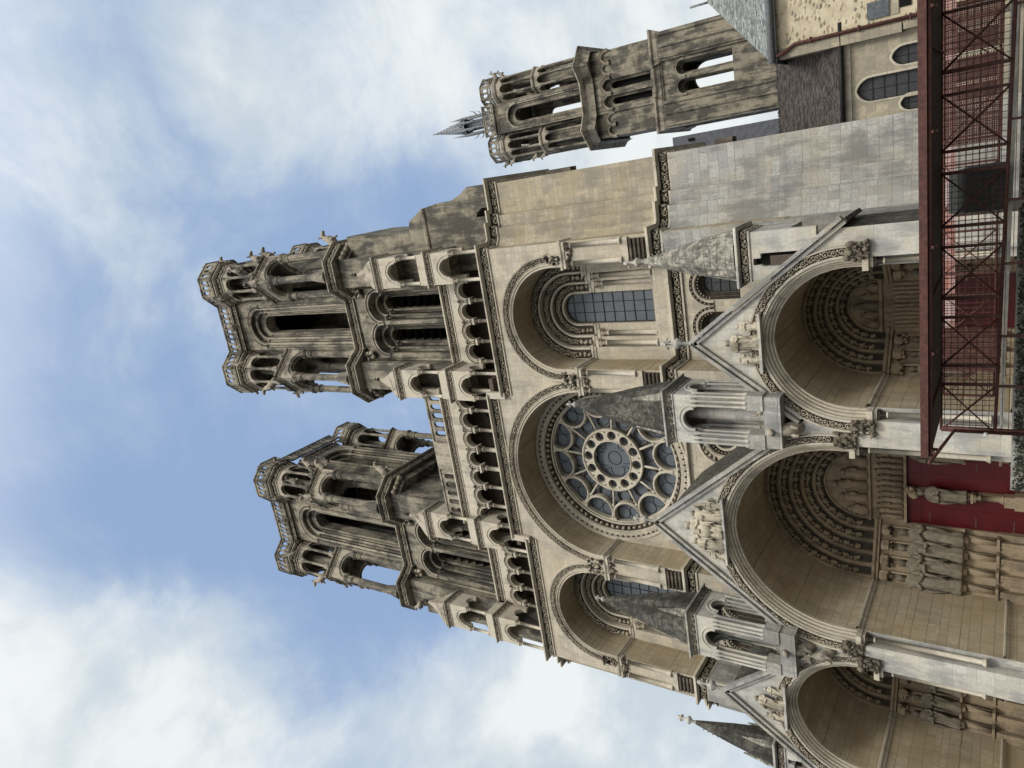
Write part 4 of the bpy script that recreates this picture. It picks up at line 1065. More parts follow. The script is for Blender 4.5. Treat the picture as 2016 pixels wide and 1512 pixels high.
    for row, (za, zb_, nn) in enumerate(((dz + .15, tz - .1, 11), (tz + .08, z + r_in * .75, 5))):
        for q in range(nn):
            x = c + (q + .5 - nn / 2) * (2 * r_in - .3) / nn
            lim = zb_ - za
            if row == 1: lim = max(.6, sqrt(max(.1, (r_in - .15) ** 2 - (x - c) ** 2)) + z - za - .05); lim = min(lim, 1.9) * (.95 if q == 2 else .8)
            wd = (2 * r_in - .3) / nn
            hh = lim * random.uniform(.85, .97)
            tube(mb, [(x, ty - .06, za), (x + random.uniform(-.03, .03), ty - .1, za + hh * .4), (x, ty - .09, za + hh * .75), (x, ty - .06, za + hh * .82)], [wd * .42, wd * .36, wd * .42, wd * .15], 7)
            blob(mb, (x, ty - .1, za + hh * .9), wd * .26, 0, jit=.1)
            blob(mb, (x + wd * .3, ty - .14, za + hh * .5), wd * .2, 0, (1, 1, 1.6), .3); blob(mb, (x - wd * .25, ty - .15, za + hh * .3), wd * .18, 0, (1, 1, 2), .3)
    random.seed(20 + kk)
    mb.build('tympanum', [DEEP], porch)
    mb = MB()
    hw = r_in - .1
    box(mb, c - hw - .1, c + hw + .1, ty + .12, ty + .2, 0, dz, 0)
    for q in range(5): box(mb, c - hw + q * hw / 2 - .008, c - hw + q * hw / 2 + .008, ty + .105, ty + .12, 0, dz, 0)
    for zq in (1.1, dz - .55): box(mb, c - hw, c + hw, ty + .09, ty + .12, zq - .09, zq + .09, 0)
    for s in (-1, 1):
        for zq in (1.5, 3.0, dz - 1.0): box(mb, min(c + s * hw, c + s * (hw - .55)), max(c + s * hw, c + s * (hw - .55)), ty + .1, ty + .122, zq - .03, zq + .03, 1)
        if big: continue
        box(mb, c + s * .15 - .03, c + s * .15 + .03, ty + .06, ty + .12, 1.9, 2.15, 1)
    dr = mb.build('door', [RED, STEEL], porch)
    if big:
        mb = MB()
        box(mb, c - .14, c + .14, ty - .15, ty + .15, 0, dz, 0); column(mb, c, ty - .2, 1.9, 3.2, .13, 0, .4, 8); box(mb, c - .26, c + .26, ty - .45, ty - .02, 1.5, 1.9, 0); box(mb, c - .35, c + .35, ty - .5, ty, 0, 1.5, 0)
        for q in range(8): blob(mb, (c + random.uniform(-.2, .2), ty - .25, dz - .25 + random.uniform(-.2, .15)), .16, 0, jit=.4)
        for q in range(5): blob(mb, (c + random.uniform(-.15, .15), ty - .28, 3.25 + random.uniform(-.1, .1)), .13, 0, jit=.4)
        mb.build('trumeau', [DEEP], porch)
        sm = statue(99); o = sm.build('statue', STATUE, None); o.scale = (2.1, 2.2, 2.05); put(o, (c, ty - .3, 3.35), porch)
        o['label'] = 'statue on the post between the central doors'
    # gable sculpture
    zb_ = z + r + (.62 if big else .6)
    gm = MB(); box(gm, c - (1.75 if big else 1.3), c + (1.75 if big else 1.3), PY - .3, PY, zb_ - .12, zb_, 0); 
    gled = gm.build('gable_ledge', [PALE], porch)
    spec = [(0, 1.95, 'front', 99), (-.78, 1.6, 'front', 5), (.75, 1.6, 'out', 6), (-1.35, .85, 'front', 8), (1.35, .85, 'front', 9)] if big else ([(0, 1.5, 'front', 3), (-.75, .95, 'out', 4), (.75, .95, 'front', 7)])
    for dx, h, ar, sd_ in spec:
        sm = statue(sd_ + kk * 7, arms=ar, wings=abs(dx) > .5 and big)
        if dx == 0 and big: blob(sm, (0, -.05, .45), .17, 0, (1.2, .8, 1.6), .1)
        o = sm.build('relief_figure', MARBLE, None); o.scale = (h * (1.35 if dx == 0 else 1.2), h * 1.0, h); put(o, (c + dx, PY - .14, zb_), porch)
    random.seed(40 + kk)

# corbel beasts between the gables, dark niche in the right pier
for x, y, z, r, s in ((-11.9, -4.0, 9.3, 0, 1.1), (-11.3, -4.0, 9.9, .4, .9), (mir(-11.9), -4.0, 9.3, 0, 1.1), (mir(-11.9), -4.1, 8.4, -.2, .9)):
    dup(g0, (x, y, z), porch, r, sc=s)

# ---- pinnacles on the porch piers
def pinnacle_big():
    """arcaded turret, front face y=-1.2, z from 9.6"""
    mb = MB(); h = 1.17
    for sx in (-1, 1):
        for sy in (-1, 1):
            x, y = sx * (h - .28), sy * (h - .28)
            prism(mb, [(x - .22, y - .22), (x + .22, y - .22), (x + .22, y + .22), (x - .22, y + .22)], 10.2, 13.75, 0)
            for ax_, ay_ in ((-.22, -.27), (.22, -.27), (-.27, .0), (.27, .0), (0, -.29)):
                lathe(mb, x + ax_, y + ay_ * 1.0, [(.1, 11.1), (.1, 11.2), (.06, 11.3), (.06, 13.3), (.11, 13.45), (.11, 13.6)], 7, 1)
            prism(mb, [(x - .34, y - .34), (x + .34, y - .34), (x + .34, y + .34), (x - .34, y + .34)], 10.4, 11.1, 0)
            blob(mb, (x, y, 13.45), .33, 3, (1, 1, .4), .25)
    for k in range(4):
        M = Matrix.Rotation(k * pi / 2, 4, 'Z')
        arch = [(-h + .004, 13.5), (-.52, 13.5)] + door(0, 13.5, 13.55, .52, 16)[2:][::-1] + [(.52, 13.5), (h - .004, 13.5), (h - .004, 14.54), (-h + .004, 14.54)]
        plate(mb, arch, [], -h, -h + .3, 1, M=M)
        sweep(mb, archpath(0, 13.5, 13.55, .52, 16), roll(.07, 0, 0, 6), -h, 1, M=M); sweep(mb, archpath(0, 13.5, 13.55, .68, 16), roll(.05, 0, 0, 6), -h, 1, M=M)
    friezeband(mb, [(-h, h), (-h, -h), (h, -h), (h, h), (-h, h)], 14.45, .62, .27, .6)
    prism(mb, [(-h, -h), (h, -h), (h, h), (-h, h)], 14.55, 14.9, 1)
    lathe(mb, 0, 0, [(.42, 10.2), (.42, 14.5)], 8, 0)
    prism(mb, [(-h, -h), (h, -h), (h, h), (-h, h)], 9.7, 10.4, 0)
    # spire: octagonal and mossy, small gablets on the corners
    body = mb; mb = MB()
    lathe(mb, 0, 0, [(1.42, 14.95), (1.36, 15.3), (1.05, 16.8), (.58, 18.7), (.17, 20.2)], 8, 4, smooth=False, rot=pi / 8)
    for k in range(4):
        a = pi / 4 + k * pi / 2; x, y = 1.02 * cos(a), 1.02 * sin(a)
        lathe(mb, x, y, [(.34, 14.95), (.33, 15.35), (.2, 15.9), (.04, 16.7)], 6, 5, smooth=False)
        blob(mb, (x, y, 15.15), .32, 5, (1, 1, 1.1), .3)
    fin = MB(); finial(fin, 0, 0, 20.0, .95, 0)
    for k in range(8):
        for q in range(5):
            z = 15.6 + q * .9; rr = 1.2 - (z - 15) * .205; a = k * pi / 4 + pi / 8
            if random.random() < .5: blob(mb, (rr * cos(a), rr * sin(a), z), .09, 5, jit=.4)
    return body, mb, fin
pm_ = [GREYW, PALE, HOLLOW, CARVL, MOSS, LIGHTSP]
BM = {0: 0}
def remap(mb, mp): mb.m = [mp.get(x, x) for x in mb.m]; return mb
random.seed(5)
pb = pinnacle_big()
# friezeband uses 0 stone,1 hollow,2 leaf: rebuild material table accordingly
PMT = [GREYW, PALE, CARVE, CARVL, MOSS, LIGHTSP]
P1 = pb[0].build('pinnacle', PMT, None); put(P1, (-11.5, -3.62, 0), cath)
put(pb[1].build('spire', PMT, None), (-11.5, -3.62, 0), P1); put(pb[2].build('finial', PMT, None), (-11.5, -3.62, 0), P1)
P1['label'] = 'mossy spired turret between central and right porches'
p2 = dup(P1, (-23.2, -3.62, 0), cath, label='mossy spired turret between central and left porches')
def pinnacle_small():
    mb = MB(); h = 1.0
    plate(mb, [(-h, 9.2), (-.5, 8.15), (h, 8.15), (h, 10.9), (-h, 10.9)], [[(-.45, 8.2), (.1, 8.2), (.1, 10.35), (-.1, 10.35), (-.1, 10.65), (-.38, 10.65), (-.38, 10.35), (-.45, 10.2)]], -.95, -.6, 0)
    box(mb, -.45, .15, -.66, -.6, 8.2, 10.6, 5); box(mb, -.45, -.05, -.8, -.72, 8.6, 10.0, 4)
    prism(mb, [(-h, -.6), (h, -.6), (h, 1.4), (-h, 1.4)], 9.2, 10.9, 0)
    friezeband(mb, [(-h, 1), (-h, -.95), (h, -.95), (h, 1)], 10.75, .72, .3, .8)
    prism(mb, [(-h, -.95), (h, -.95), (h, 1), (-h, 1)], 10.9, 11.35, 0)
    body = mb; mb = MB()
    lathe(mb, 0, 0, [(1.22, 11.4), (1.15, 11.7), (.72, 13.7), (.15, 15.9)], 8, 6, smooth=False, rot=pi / 8)
    for k in range(4):
        a = pi / 4 + k * pi / 2; x, y = .92 * cos(a), .92 * sin(a)
        lathe(mb, x, y, [(.3, 11.4), (.3, 11.8), (.18, 12.3), (.04, 13.1)], 6, 7, smooth=False); blob(mb, (x, y, 11.6), .28, 7, jit=.3)
    for q in range(14):
        z = 11.8 + q * .28; rr = 1.05 - (z - 11.4) * .2; crocket(mb, (rr * cos(-pi / 8), rr * sin(-pi / 8), z), (1, -.3, 0), .1, 7)
    fin = MB(); finial(fin, 0, 0, 15.75, 1.3, 0)
    return body, mb, fin
ps = pinnacle_small()
SMT = [PALE, HOLLOW, CARVL, TRIM, GALB, BLACK, LIGHTSP, LIGHTSP]
P3 = ps[0].build('pinnacle', SMT, None); put(P3, (-4.45, -2.95, 0), cath)
P3s = ps[1].build('spire', SMT, None); put(P3s, (-4.45, -2.95, 0), P3); put(ps[2].build('finial', SMT, None), (-4.45, -2.95, 0), P3)
P3['label'] = 'pale lichened spire at the right end of the porches'
p4 = dup(P3, (-30.6, -2.95, 0), cath, label='dark spire at the left end of the porches')
p4.scale = (-1, 1, 1)
me4 = P3s.data.copy(); me4.materials[6] = MOSS
for ch in p4.children:
    if ch.name.startswith('spire'): ch.data = me4; ch.scale = (.82, .82, 1)

# ---- transept tower far behind ------------------------------------
def transept():
    parts = []; mb = MB(); b = [1, 1, 1, 2, 2, 1, 1, 1, 1, 1]
    fw = 1.75
    # belfry: four faces with tall slots
    for k in range(4):
        M = Matrix.Translation((0, 5.0, 0)) @ Matrix.Rotation(k * pi / 2, 4, 'Z')
        plate(mb, [(-fw, 43), (fw, 43), (fw, 56), (-fw, 56)], [door(0, 43.2, 52.6, 1.25, 18)], -5, -4.6, 0, M=M)
        plate(mb, [(-fw, 43), (fw, 43), (fw, 56), (-fw, 56)], [door(0, 43.2, 52.4, .72, 16)], -4.6, -3.7, 0, M=M)
        sweep(mb, archpath(0, 52.5, 52.6, 1.28, 18), [(0, 0), (0, -.1), (.14, -.12), (.16, -.03), (.26, 0)], -5, 1, M=M)
        for s in (-1, 1):
            for q in range(22): blob(mb, (s * 1.0, -4.62, 43.6 + q * .4), .08, 3, jit=.2, M=M)
            for xx in (1.5, 1.15): lathe(mb, s * xx, -5.0 + (1.5 - xx), [(.1, 43), (.1, 52.5)], 6, 0, M=M)
        friezeband(mb, [(-fw, -5), (fw, -5)], 55.3, .8, .35, .9, leafm=3, bandm=b, M=M)
        rail(mb, (-fw - .1, -5.2), (fw + .1, -5.2), 56.0, 57.4, M=M, step=.6)
    prism(mb, [(-3.2, 1.5), (3.2, 1.5), (3.2, 8.5), (-3.2, 8.5)], 55.6, 56.0, 4)
    parts.append(('belfry', mb))
    for sx in (-1, 1):
        for cy in (1.6, 8.4):
            mb = MB(); parts.append(('corner_turret', mb))
            cx_ = sx * 3.3; R = 1.65
            for k in range(8):
                a = k * pi / 4 + pi / 8; x, y = cx_ + R * .9 * cos(a), cy + R * .9 * sin(a)
                lathe(mb, x, y, [(.3, 42.8), (.16, 43.4), (.15, 48.3), (.26, 48.7)], 6, 0); lathe(mb, x, y, [(.26, 49.8), (.14, 50.2), (.13, 53.8), (.24, 54.2)], 6, 0)
                M = Matrix.Translation((cx_, cy, 0)) @ Matrix.Rotation(k * pi / 4, 4, 'Z'); ap = R * cos(pi / 8); hw = R * sin(pi / 8)
                for zc, zt in ((48.6, 49.6), (54.1, 55.2)):
                    arch = [(-hw, zc), (-.4, zc)] + door(0, zc, zc + .05, .4, 10, .2)[2:][::-1] + [(.4, zc), (hw, zc), (hw, zt), (-hw, zt)]
                    plate(mb, arch, [], -ap, -ap + .25, 1, M=M)
            oc = [(cx_ + R * cos(k * pi / 4 + pi / 8), cy + R * sin(k * pi / 4 + pi / 8)) for k in range(8)]
            cornice(mb, oc + [oc[0]], 49.5, [(0, 0), (.15, .1), (.2, .3), (0, .5)], 1); prism(mb, oc, 49.5, 50.0, 1)
            cornice(mb, oc + [oc[0]], 55.1, [(0, 0), (.15, .1), (.25, .4), (.25, .55), (0, .6)], 1); prism(mb, oc, 55.2, 55.8, 1)
            lathe(mb, cx_, cy, [(.6, 43), (.55, 49)], 8, 0)
            for k in range(8):
                p, q = octp(cx_, cy, R + .2, k), octp(cx_, cy, R + .2, k + 1)
                if abs((p[0] + q[0]) / 2) > 1.9 and not (abs((p[1] + q[1]) / 2 - 5) < abs(cy - 5) - .9 and abs((p[0] + q[0]) / 2) < 3): rail(mb, p, q, 55.8, 57.3, step=.5)
    # lower stages
    mb = MB(); parts.insert(0, ('body', mb))
    o1 = [(-4.9, 0.6), (-3.4, -.6), (-1.9, .3), (1.9, .3), (3.4, -.6), (4.9, .6), (4.9, 9.5), (-4.9, 9.5)]
    op = [(-4.9, 9.5), (-4.9, .6), (-3.4, -.6), (-1.9, .3), (1.9, .3), (3.4, -.6), (4.9, .6), (4.9, 9.5)]
    cornice(mb, op, 42.2, [(0, -.3), (.1, 0), (.3, .5), (.6, .75), (.85, .95), (.8, 1.1), (0, 1.15)], 1); prism(mb, o1, 42.3, 43.1, 1)
    prism(mb, [(-4.6, .9), (-1.9, .9), (-1.9, 9.5), (-4.6, 9.5)], 34.5, 42.3, 0); prism(mb, [(4.6, .9), (1.9, .9), (1.9, 9.5), (4.6, 9.5)], 34.5, 42.3, 0)
    plate(mb, [(-2, 34.5), (2, 34.5), (2, 42.3), (-2, 42.3)], [door(s * .85, 35, 40, .62, 14, .3) for s in (-1, 1)], .6, 1.1, 0)
    plate(mb, [(-2, 34.5), (2, 34.5), (2, 42.3), (-2, 42.3)], [door(s * .85, 35.2, 39.6, .36, 14, .3) for s in (-1, 1)], 1.1, 1.8, 0)
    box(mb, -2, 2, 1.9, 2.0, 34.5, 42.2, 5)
    for s in (-1, 1):
        for c, y, r in ((.85, .6, .66), (2.7, .85, .55), (3.9, .85, .55)):
            sweep(mb, archpath(s * c, 39.8, 40.0, r, 14, .35), [(0, 0), (0, -.2), (.16, -.3), (.2, -.12), (.3, -.26), (.36, 0)], y, 1)
    cornice(mb, [(-4.9, 9.5), (-4.9, .2), (-1.9, .2), (-1.9, .5), (1.9, .5), (1.9, .2), (4.9, .2), (4.9, 9.5)], 33.8, [(0, -.2), (.12, 0), (.2, .4), (.4, .6), (.42, .8), (0, .95)], 1); prism(mb, [(-4.9, .3), (4.9, .3), (4.9, 9.5), (-4.9, 9.5)], 33.8, 34.7, 0)
    for sx in (-1, 1):
        a_, b_ = sorted((sx * 2.0, sx * 4.9)); prism(mb, [(a_, .2), (b_, .2), (b_, 3), (a_, 3)], 12, 33.8, 0); prism(mb, [(a_, 7), (b_, 7), (b_, 9.5), (a_, 9.5)], 12, 33.8, 0)
        for q in (2.3, 3.4, 4.6): lathe(mb, sx * q, .15, [(.16, 14), (.16, 33.6)], 7, 0)
    plate(mb, [(-2.2, 12), (2.2, 12), (2.2, 33.8), (-2.2, 33.8)], [door(.35, 27.0, 31.6, 1.6, 16)], 8.8, 9.4, 0)
    for y, za, zb_ in ((.6, 26.0, 31.3),):
        plate(mb, [(-2.2, 12), (2.2, 12), (2.2, 33.8), (-2.2, 33.8)], [door(s * .95, za, zb_, .72, 16) for s in (-1, 1)], y, y + .35, 0)
        plate(mb, [(-2.2, 12), (2.2, 12), (2.2, 33.8), (-2.2, 33.8)], [door(s * .95, za, zb_, .6, 16) for s in (-1, 1)], y + .35, y + .7, 0)
        plate(mb, [(-2.2, 12), (2.2, 12), (2.2, 33.8), (-2.2, 33.8)], [door(s * .95, za, zb_ - .1, .46, 16) for s in (-1, 1)], y + .7, y + 1.0, 0)
    for s in (-1, 1):
        sweep(mb, archpath(s * .95, 31.1, 31.3, .74, 16), [(0, 0), (0, -.1), (.1, -.12), (.12, -.03), (.2, -.1), (.24, 0)], .6, 1)
    for sx in (-1, 1): prism(mb, [(sx * 4.7, 2.8), (sx * 4.2, 2.8), (sx * 4.2, 7.2), (sx * 4.7, 7.2)], 12, 33.8, 0)
    cornice(mb, [(-2.2, .6), (2.2, .6)], 20.5, [(0, 0), (.2, .1), (.25, .5), (0, .7)], 1)
    for q in range(14): blob(mb, (-1.9 + q * .29, .5, 20.3), .16, 3, jit=.3)
    return parts
random.seed(11)
TX = 8.0; TY = 44.4
tp = transept(); tt = tp[0][1].build('tower', TM, None); put(tt, (TX, TY, 0), cath)
for nm_, m_ in tp[1:]: put(m_.build(nm_, TM, None), (TX, TY, 0), tt)
tt['label'] = 'tower of the far arm with a small spire'
for x, y, z, r in ((5.1, 1.4, 55.8, pi / 2), (4.9, 1.2, 54.6, pi / 2), (-5.1, 1.4, 55.8, -pi / 2), (-5.0, 1.3, 54.8, -pi / 2), (-4.9, 1.5, 50.2, -pi / 2), (-4.9, 1.4, 51.4, -pi / 2)): dup(g0, (TX + x, TY + y, z), tt, r, sc=.8)
# small lantern and spire over the crossing
mb = MB()
for k in range(8):
    a = k * pi / 4 + pi / 8; x, y = 1.25 * cos(a), 1.25 * sin(a)
    x2, y2 = 1.25 * cos(a + pi / 4), 1.25 * sin(a + pi / 4)
    tube(mb, [(x, y, 64), (x, y, 73.5)], .16, 6); tube(mb, [(x * 1.12, y * 1.12, 66), (x * 1.12, y * 1.12, 74), (x * 1.05, y * 1.05, 76.4)], [.1, .15, .02], 5)
    tube(mb, [(x, y, 70.8), (x * 1.6, y * 1.6, 71.3), (x * 1.8, y * 1.8, 72.0)], [.08, .08, .02], 5)
    tube(mb, [(x, y, 72.6), ((x + x2) / 2 * 1.04, (y + y2) / 2 * 1.04, 74.4), (x2, y2, 72.6)], .12, 5); tube(mb, [(x, y, 69.7), (x2, y2, 69.7)], .12, 5)
    for q in range(9):
        z = 74 + q * .7; rr = (80.5 - z) / 6.0; blob(mb, (rr * cos(a), rr * sin(a), z), .08, jit=.3)
lathe(mb, 0, 0, [(.33, 64), (.33, 73.5)], 6); lathe(mb, 0, 0, [(1.3, 73.3), (1.15, 73.8), (.62, 76.8), (.18, 79.4), (.05, 80.8)], 8, smooth=False)
sp = mb.build('spirelet', [simple('pale_lead', (.2, .215, .225), rough=.6)], None); put(sp, (9.75, 62, 0), cath)
# nave roof showing between buttress and far tower
mb = MB(); prism(mb, [(-14, 18), (1.35, 18), (1.7, 38), (-14, 38)], 8, 22.4, 0); box(mb, .9, 1.1, 17.9, 18, 20.8, 21.2, 1)
mb.build('nave_roof', [SLATE, BLACK], cath)
# =================================================================== BUILDINGS AT THE RIGHT
AY = 2.15
ax = thing('lancet_annex', 'low stone annex with leaded lancets under a dark brown tiled roof', 'building', (2, AY, 0))
mb = MB(); LW = [(1.42, .48, 6.95, .3), (2.52, .37, 5.7, .35), (.62, .3, 5.5, .3)]
plate(mb, [(.25, 0), (4.2, 0), (4.2, 8.1), (.25, 8.1)], [door(c, 2.5, z, r, 16, k) for c, r, z, k in LW], AY, AY + .5, 0)
box(mb, .25, 4.2, AY - .06, AY + .2, 7.75, 8.1, 1)
for c, r, z, k in LW: sweep(mb, archpath(c, 2.5, z, r, 14, k), [(0, .2), (0, -.015), (.05, -.03), (.09, 0)], AY, 1)
aw = mb.build('wall', [PATCH, TRIM], ax)
for c, r, z, k in LW:
    mb = MB()
    plate(mb, door(c, 2.5, z, r + .02, 14, k), [], AY + .25, AY + .28, 0)
    box(mb, c - .014, c + .014, AY + .21, AY + .248, 2.5, z + r * 1.15, 1)
    for q in range(12):
        zz = 2.9 + q * .45
        if zz < z + r * .6: box(mb, c - r, c + r, AY + .21, AY + .247, zz, zz + .028, 1)
    mb.build('window', [GLASSD, LEAD], aw)
mb = MB(); mb.add([(.24, AY - .3, 8.2), (4.3, AY - .3, 8.2), (4.3, AY + 2.3, 11.4), (.24, AY + 2.3, 11.4), (.24, AY - .3, 8.02), (4.3, AY - .3, 8.02), (4.3, AY, 8.02), (.24, AY, 8.02)], [(0, 1, 2, 3), (4, 5, 1, 0), (7, 6, 5, 4)], 0)
tube(mb, [(.3, AY - .36, 8.08), (4.3, AY - .36, 8.08)], .09, 7, 1)
rd_ = random.Random(4)
for q in range(120):      # ragged ridge tiles
    x = .1 + q * .03; box(mb, x, x + .03, AY + 2.25, AY + 2.4, 11.3, 11.4 + rd_.uniform(.0, .09), 0)
mb.build('roof', [ROOFBR, LEAD], ax)
mb = MB(); box(mb, -2, 9, AY + 2.42, AY + 6, 0, 11.3, 0); mb.build('rear_wall', [CREAMR], ax)

HY = 1.75
hs = thing('rubble_house', 'rubble-walled house with pale slate hipped roof and a brown downpipe', 'house', (7, 5, 0))
mb = MB()
prism(mb, [(3.7, HY), (15, HY), (15, 10), (3.7, 10)], 0, 10.7, 0)
prism(mb, [(3.38, HY - .04), (3.8, HY - .04), (3.8, HY + .5), (3.38, HY + .5)], 5.75, 10.6, 1)
prism(mb, [(3.46, HY - .02), (3.95, HY - .02), (3.95, HY + .5), (3.46, HY + .5)], 0, 5.7, 1)
prism(mb, [(4.1, HY - .06), (6.3, HY - .06), (6.3, HY + .1), (4.1, HY + .1)], 5.85, 6.1, 1)
for q in range(70):
    x, z = rd_.uniform(3.95, 7.5), rd_.uniform(6.2, 10.4); blob(mb, (x, HY + .02, z), rd_.uniform(.05, .12), 2, (1.2, .5, .8), .25)
hw_ = mb.build('wall', [RUBBLE, CREAMR, PATCH], hs)
mb = MB(); mb.add([(3.3, HY - .35, 10.85), (15, HY - .35, 10.85), (15, HY + 3.8, 14.9), (7.2, HY + 3.8, 14.9), (3.3, HY + 8.5, 10.85)], [(0, 1, 2, 3), (0, 3, 4)], 0)
mb.add([(3.3, HY - .35, 10.85), (15, HY - .35, 10.85), (15, HY, 10.65), (3.4, HY, 10.65)], [(0, 3, 2, 1)], 0)
tube(mb, [(7.2, HY + 3.8, 14.8), (7.2, HY + 3.8, 15.8)], .06, 6, 0)
mb.build('roof', [ROOFSL], hs)
mb = MB(); tube(mb, [(3.25, HY - .45, 10.8), (15, HY - .45, 10.8)], .14, 8); box(mb, 3.28, 15, HY - .36, HY - .3, 10.6, 11.0); mb.build('gutter', [simple('zinc', (.16, .17, .175), rough=.6)], hs)
mb = MB(); tube(mb, [(3.5, HY - .4, 10.65), (3.62, HY - .15, 10.3), (3.86, HY - .12, 9.9), (3.88, HY - .12, 0)], .085, 8)
for z in (9.2, 7.3, 5.4): box(mb, 3.76, 4.0, HY - .22, HY, z, z + .06)
mb.build('downpipe', [STEEL], hs)
mb = MB(); box(mb, 4.1, 4.75, HY - .1, HY - .03, 6.2, 7.0, 0); box(mb, 4.3, 4.9, HY - .05, HY + .02, 5.4, 5.82, 1); mb.build('window', [simple('grey_lintel', (.1, .11, .12)), BLACK], hw_)

# =================================================================== STEEL WALKWAY
# set out 18 m from the camera, parallel to the front
FY = -16.0; BY = -13.3
sw = thing('steel_walkway', 'rusty red-brown steel walkway with roof beam, mesh panels and cross bracing', 'walkway', (-4, -13, 0))
XB = -7.7; X0, X1 = -8.05, 6.2
mb = MB()
box(mb, XB, X1, FY - .12, FY - .09, 3.24, 3.36, 0); box(mb, XB, X1, FY - .12, FY + .1, 3.36, 3.40, 0); box(mb, XB, X1, FY - .09, FY + .02, 3.24, 3.26, 0)
tube(mb, [(XB, FY + .02, 3.2), (X1, FY + .02, 3.2)], .05, 8)
mb.build('beam', [STEEL], sw)
mb = MB(); box(mb, XB + .05, X1, FY + .1, BY, 3.2, 3.24, 0)
cn = mb.build('canopy', [SOFFIT], sw)
for k in range(5):
    x = XB + 1.2 + k * 2.6; mb = MB(); box(mb, x - .02, x + .02, FY + .1, BY, 3.15, 3.2); mb.build('rib', [STEEL], cn)
for k in range(6):
    x = XB + .15 + k * 2.4; mb = MB(); box(mb, x - .03, x + .03, FY - .1, FY + .12, 3.12, 3.17); box(mb, x - .03, x + .03, FY + .07, FY + .12, 3.06, 3.2); mb.build('bracket', [STEEL], sw)
def cage(y, x0, x1, zb, zt, n, r=.045, db=.35, nm='frame'):
    mb = MB(); s = (x1 - x0) / n
    zz = lambda x: zb(x)
    tube(mb, [(x0, y, zt), (x1, y, zt)], r, 6); tube(mb, [(x0, y, zz(x0)), (x1, y, zz(x1))], r * 1.2, 6)
    for i in range(n + 1):
        x = x0 + i * s
        box(mb, x - r, x + r, y - r, y + r, zz(x), zt)
        if i < n:
            xa, xb = x + .0 , x + s - db
            box(mb, xb - r * .9, xb + r * .9, y - r, y + r, zz(xb), zt)
            tube(mb, [(xa, y - .05, zz(xa)), (xb, y - .05, zt)], r * .55, 5); tube(mb, [(xa, y - .02, zt), (xb, y - .02, zz(xb))], r * .7, 5)
    o = mb.build(nm, [STEEL], sw)
    m2 = MB(); w_ = .007
    x = x0
    while x < x1:
        box(m2, x - w_, x + w_, y + .05, y + .06, zz(x), zt); x += .14
    z = min(zz(x0), zz(x1))
    while z < zt:
        xs = x0
        box(m2, x0, x1, y + .062, y + .072, z - w_, z + w_); z += .14
    m2.build('mesh_panel', [STEEL], o)
    return o
zf = lambda x: 2.03 - (x + 9) * .02
cage(BY, X0, X1, zf, 3.2, 8, .038, .5)
cage(BY + 2.0, X0 + .3, X1, lambda x: 2.1, 3.3, 8, .03, .6, 'rear_frame')
for x in (-6.8, -5.5, -3.7, -2.2, -.4, 2.0, 4.0):
    mb = MB(); box(mb, x - .03, x + .03, BY - .03, BY + .03, 0, zf(x)); mb.build('post', [STEEL], sw)
mb = MB(); tube(mb, [(X0 + .1, FY + .2, 3.25), (X0, BY - .05, 2.9), (X0, BY - .05, 0)], .045, 6); tube(mb, [(X0 + .06, BY, 3.2), (X0 + .06, BY, 0.0)], .05, 6); mb.build('end_post', [STEEL], sw)
mb = MB(); box(mb, X0 + 2.2, X1, BY + 2.3, BY + 2.36, 3.05, 3.5, 0); mb.build('fascia_panel', [SALMON], sw)
mb = MB(); x0 = -1.95; yb = BY + .35
prism(mb, [(x0 - .5, yb), (x0 + .55, yb), (x0 + .55, yb + .8), (x0 - .5, yb + .8)], 1.9, 2.7, 0)
mb.add([(x0 - .5, yb, 2.7), (x0 + .55, yb, 2.7), (x0 + .55, yb + .8, 2.7), (x0 - .5, yb + .8, 2.7), (x0 - .5, yb + .1, 3.08), (x0 + .45, yb + .1, 3.08), (x0 + .45, yb + .7, 3.08), (x0 - .5, yb + .7, 3.08)], [(0, 1, 5, 4), (1, 2, 6, 5), (2, 3, 7, 6), (3, 0, 4, 7), (4, 5, 6, 7)], 0)
mb.build('control_box', [DARKBOX], sw)
mb = MB(); blob(mb, (X0 - .03, BY - .1, 2.2), .06, 0, jit=.02); mb.build('lamp', [WHITEP], sw)

for xa, xb in ((-.9, 1.25), (1.35, 2.4), (-7.0, -5.75)):
    mb = MB(); n_ = int((xb - xa) / .045); m_ = 26
    for q in range(n_): box(mb, xa + q * .045, xa + q * .045 + .028, BY + 1.86, BY + 1.88, 2.05, 3.25)
    for q in range(m_): box(mb, xa, xb, BY + 1.882, BY + 1.9, 2.05 + q * .047, 2.05 + q * .047 + .022)
    mb.build('screen', [STEEL], sw)
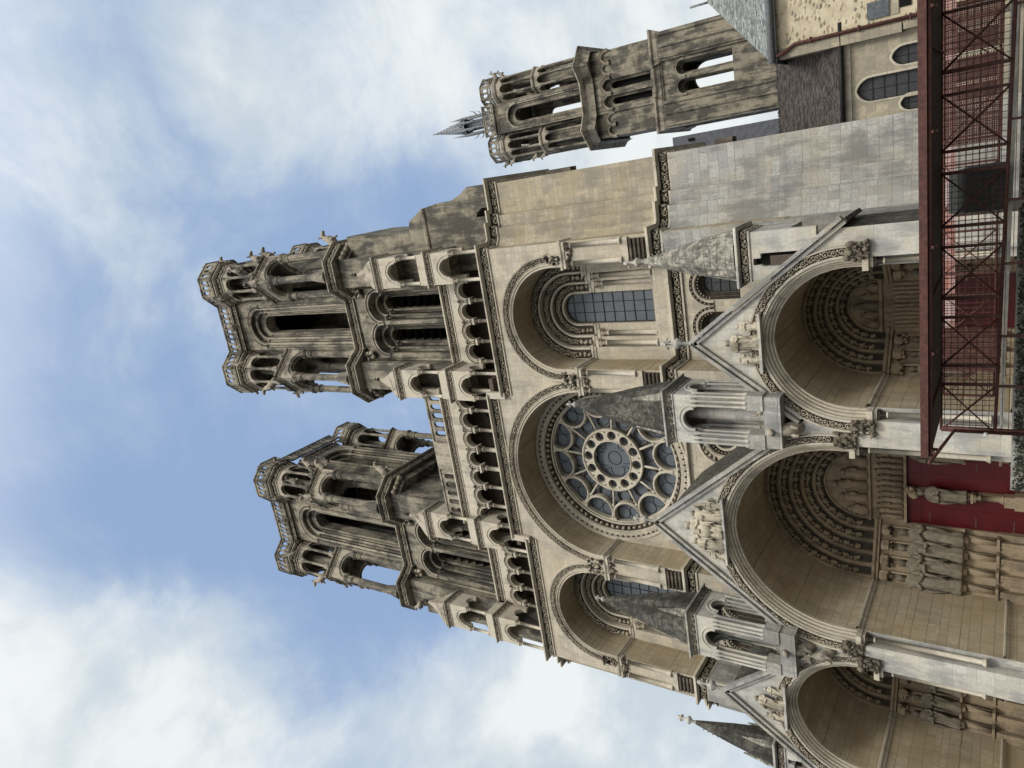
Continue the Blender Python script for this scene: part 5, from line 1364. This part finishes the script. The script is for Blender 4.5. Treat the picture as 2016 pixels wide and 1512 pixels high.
# pale coping on an ivy-grown wall beyond the walkway
rw_ = thing('garden_wall', 'ivy-grown low wall with a pale stone coping running under the steel walkway', 'wall', (-3, -11.5, 0))
mb = MB(); mb.add([(x, y, z) for x, z0, z1 in ((-8.6, 1.88, 1.93), (6, 1.7, 1.92)) for y in (-12.2, -11.7) for z in (z0, z1)], [(0, 1, 3, 2), (4, 6, 7, 5), (0, 2, 6, 4)[::-1], (1, 5, 7, 3), (0, 4, 5, 1), (2, 3, 7, 6)])
mb.add([(-8.6, -12.21, 1.86), (6, -12.21, 1.66), (6, -12.21, 1.9), (-8.6, -12.21, 1.91)], [(0, 1, 2, 3)]); mb.build('coping', [PALE], rw_)
mb = MB(); box(mb, -10.2, 6, -12.1, -11.75, 0, 1.66, 0); mb.build('base_wall', [GREYW], rw_)
random.seed(3)
mb = MB()
for q in range(9000):
    x = random.uniform(-10.1, 5.8); z = random.uniform(.2, 1.0) ** .6 * 1.6; y = -12.12 - random.uniform(0, .25); s = random.uniform(.025, .055)
    a, b = random.uniform(0, 6.3), random.uniform(-.8, .8)
    t = Vector((cos(a), .3 * sin(b), sin(a))); u = Vector((-sin(a), -.5, cos(a)))
    p = Vector((x, y, z)); mb.add([p - t * s, p + u * s * .7, p + t * s, p - u * s * .7], [(0, 1, 2, 3)], random.choice((0, 0, 1)))
iv = mb.build('ivy', [IVY, simple('pale_ivy', (.16, .16, .12), scale=5, col2=(.02, .022, .014))], None); tag(iv, 'dense ivy leaves covering the low wall', 'ivy', kind='stuff')
# stepped stone blocks at the foot of the central pier and plain ground
mb = MB()
g = MB(); g.add([(-600, -400, 0), (600, -400, 0), (600, 800, 0), (-600, 800, 0)], [(0, 1, 2, 3)]); tag(g.build('ground', [stone('paving', (.13, .125, .11), (.1, .095, .09), (.06, .06, .055), bw=.6, bh=.6)], None), kind='structure')
# round traffic sign at the lower left, seen edge of
sg = thing('road_sign', 'round red traffic sign with white rim on a grey post', 'sign', (-18.15, -14, 0))
mb = MB(); M = Matrix.Translation((-18.15, -14, .78))
plate(mb, circ(0, 0, .42, 32), [], -.02, .02, 0, M=M); plate(mb, circ(0, 0, .36, 32), [], -.03, -.021, 1, M=M); 
mb.build('disc', [WHITEP, REDP], sg)
mb = MB(); tube(mb, [(-18.15, -13.93, 0), (-18.15, -13.93, 1.0)], .035, 8); mb.build('post', [GREYW], sg)
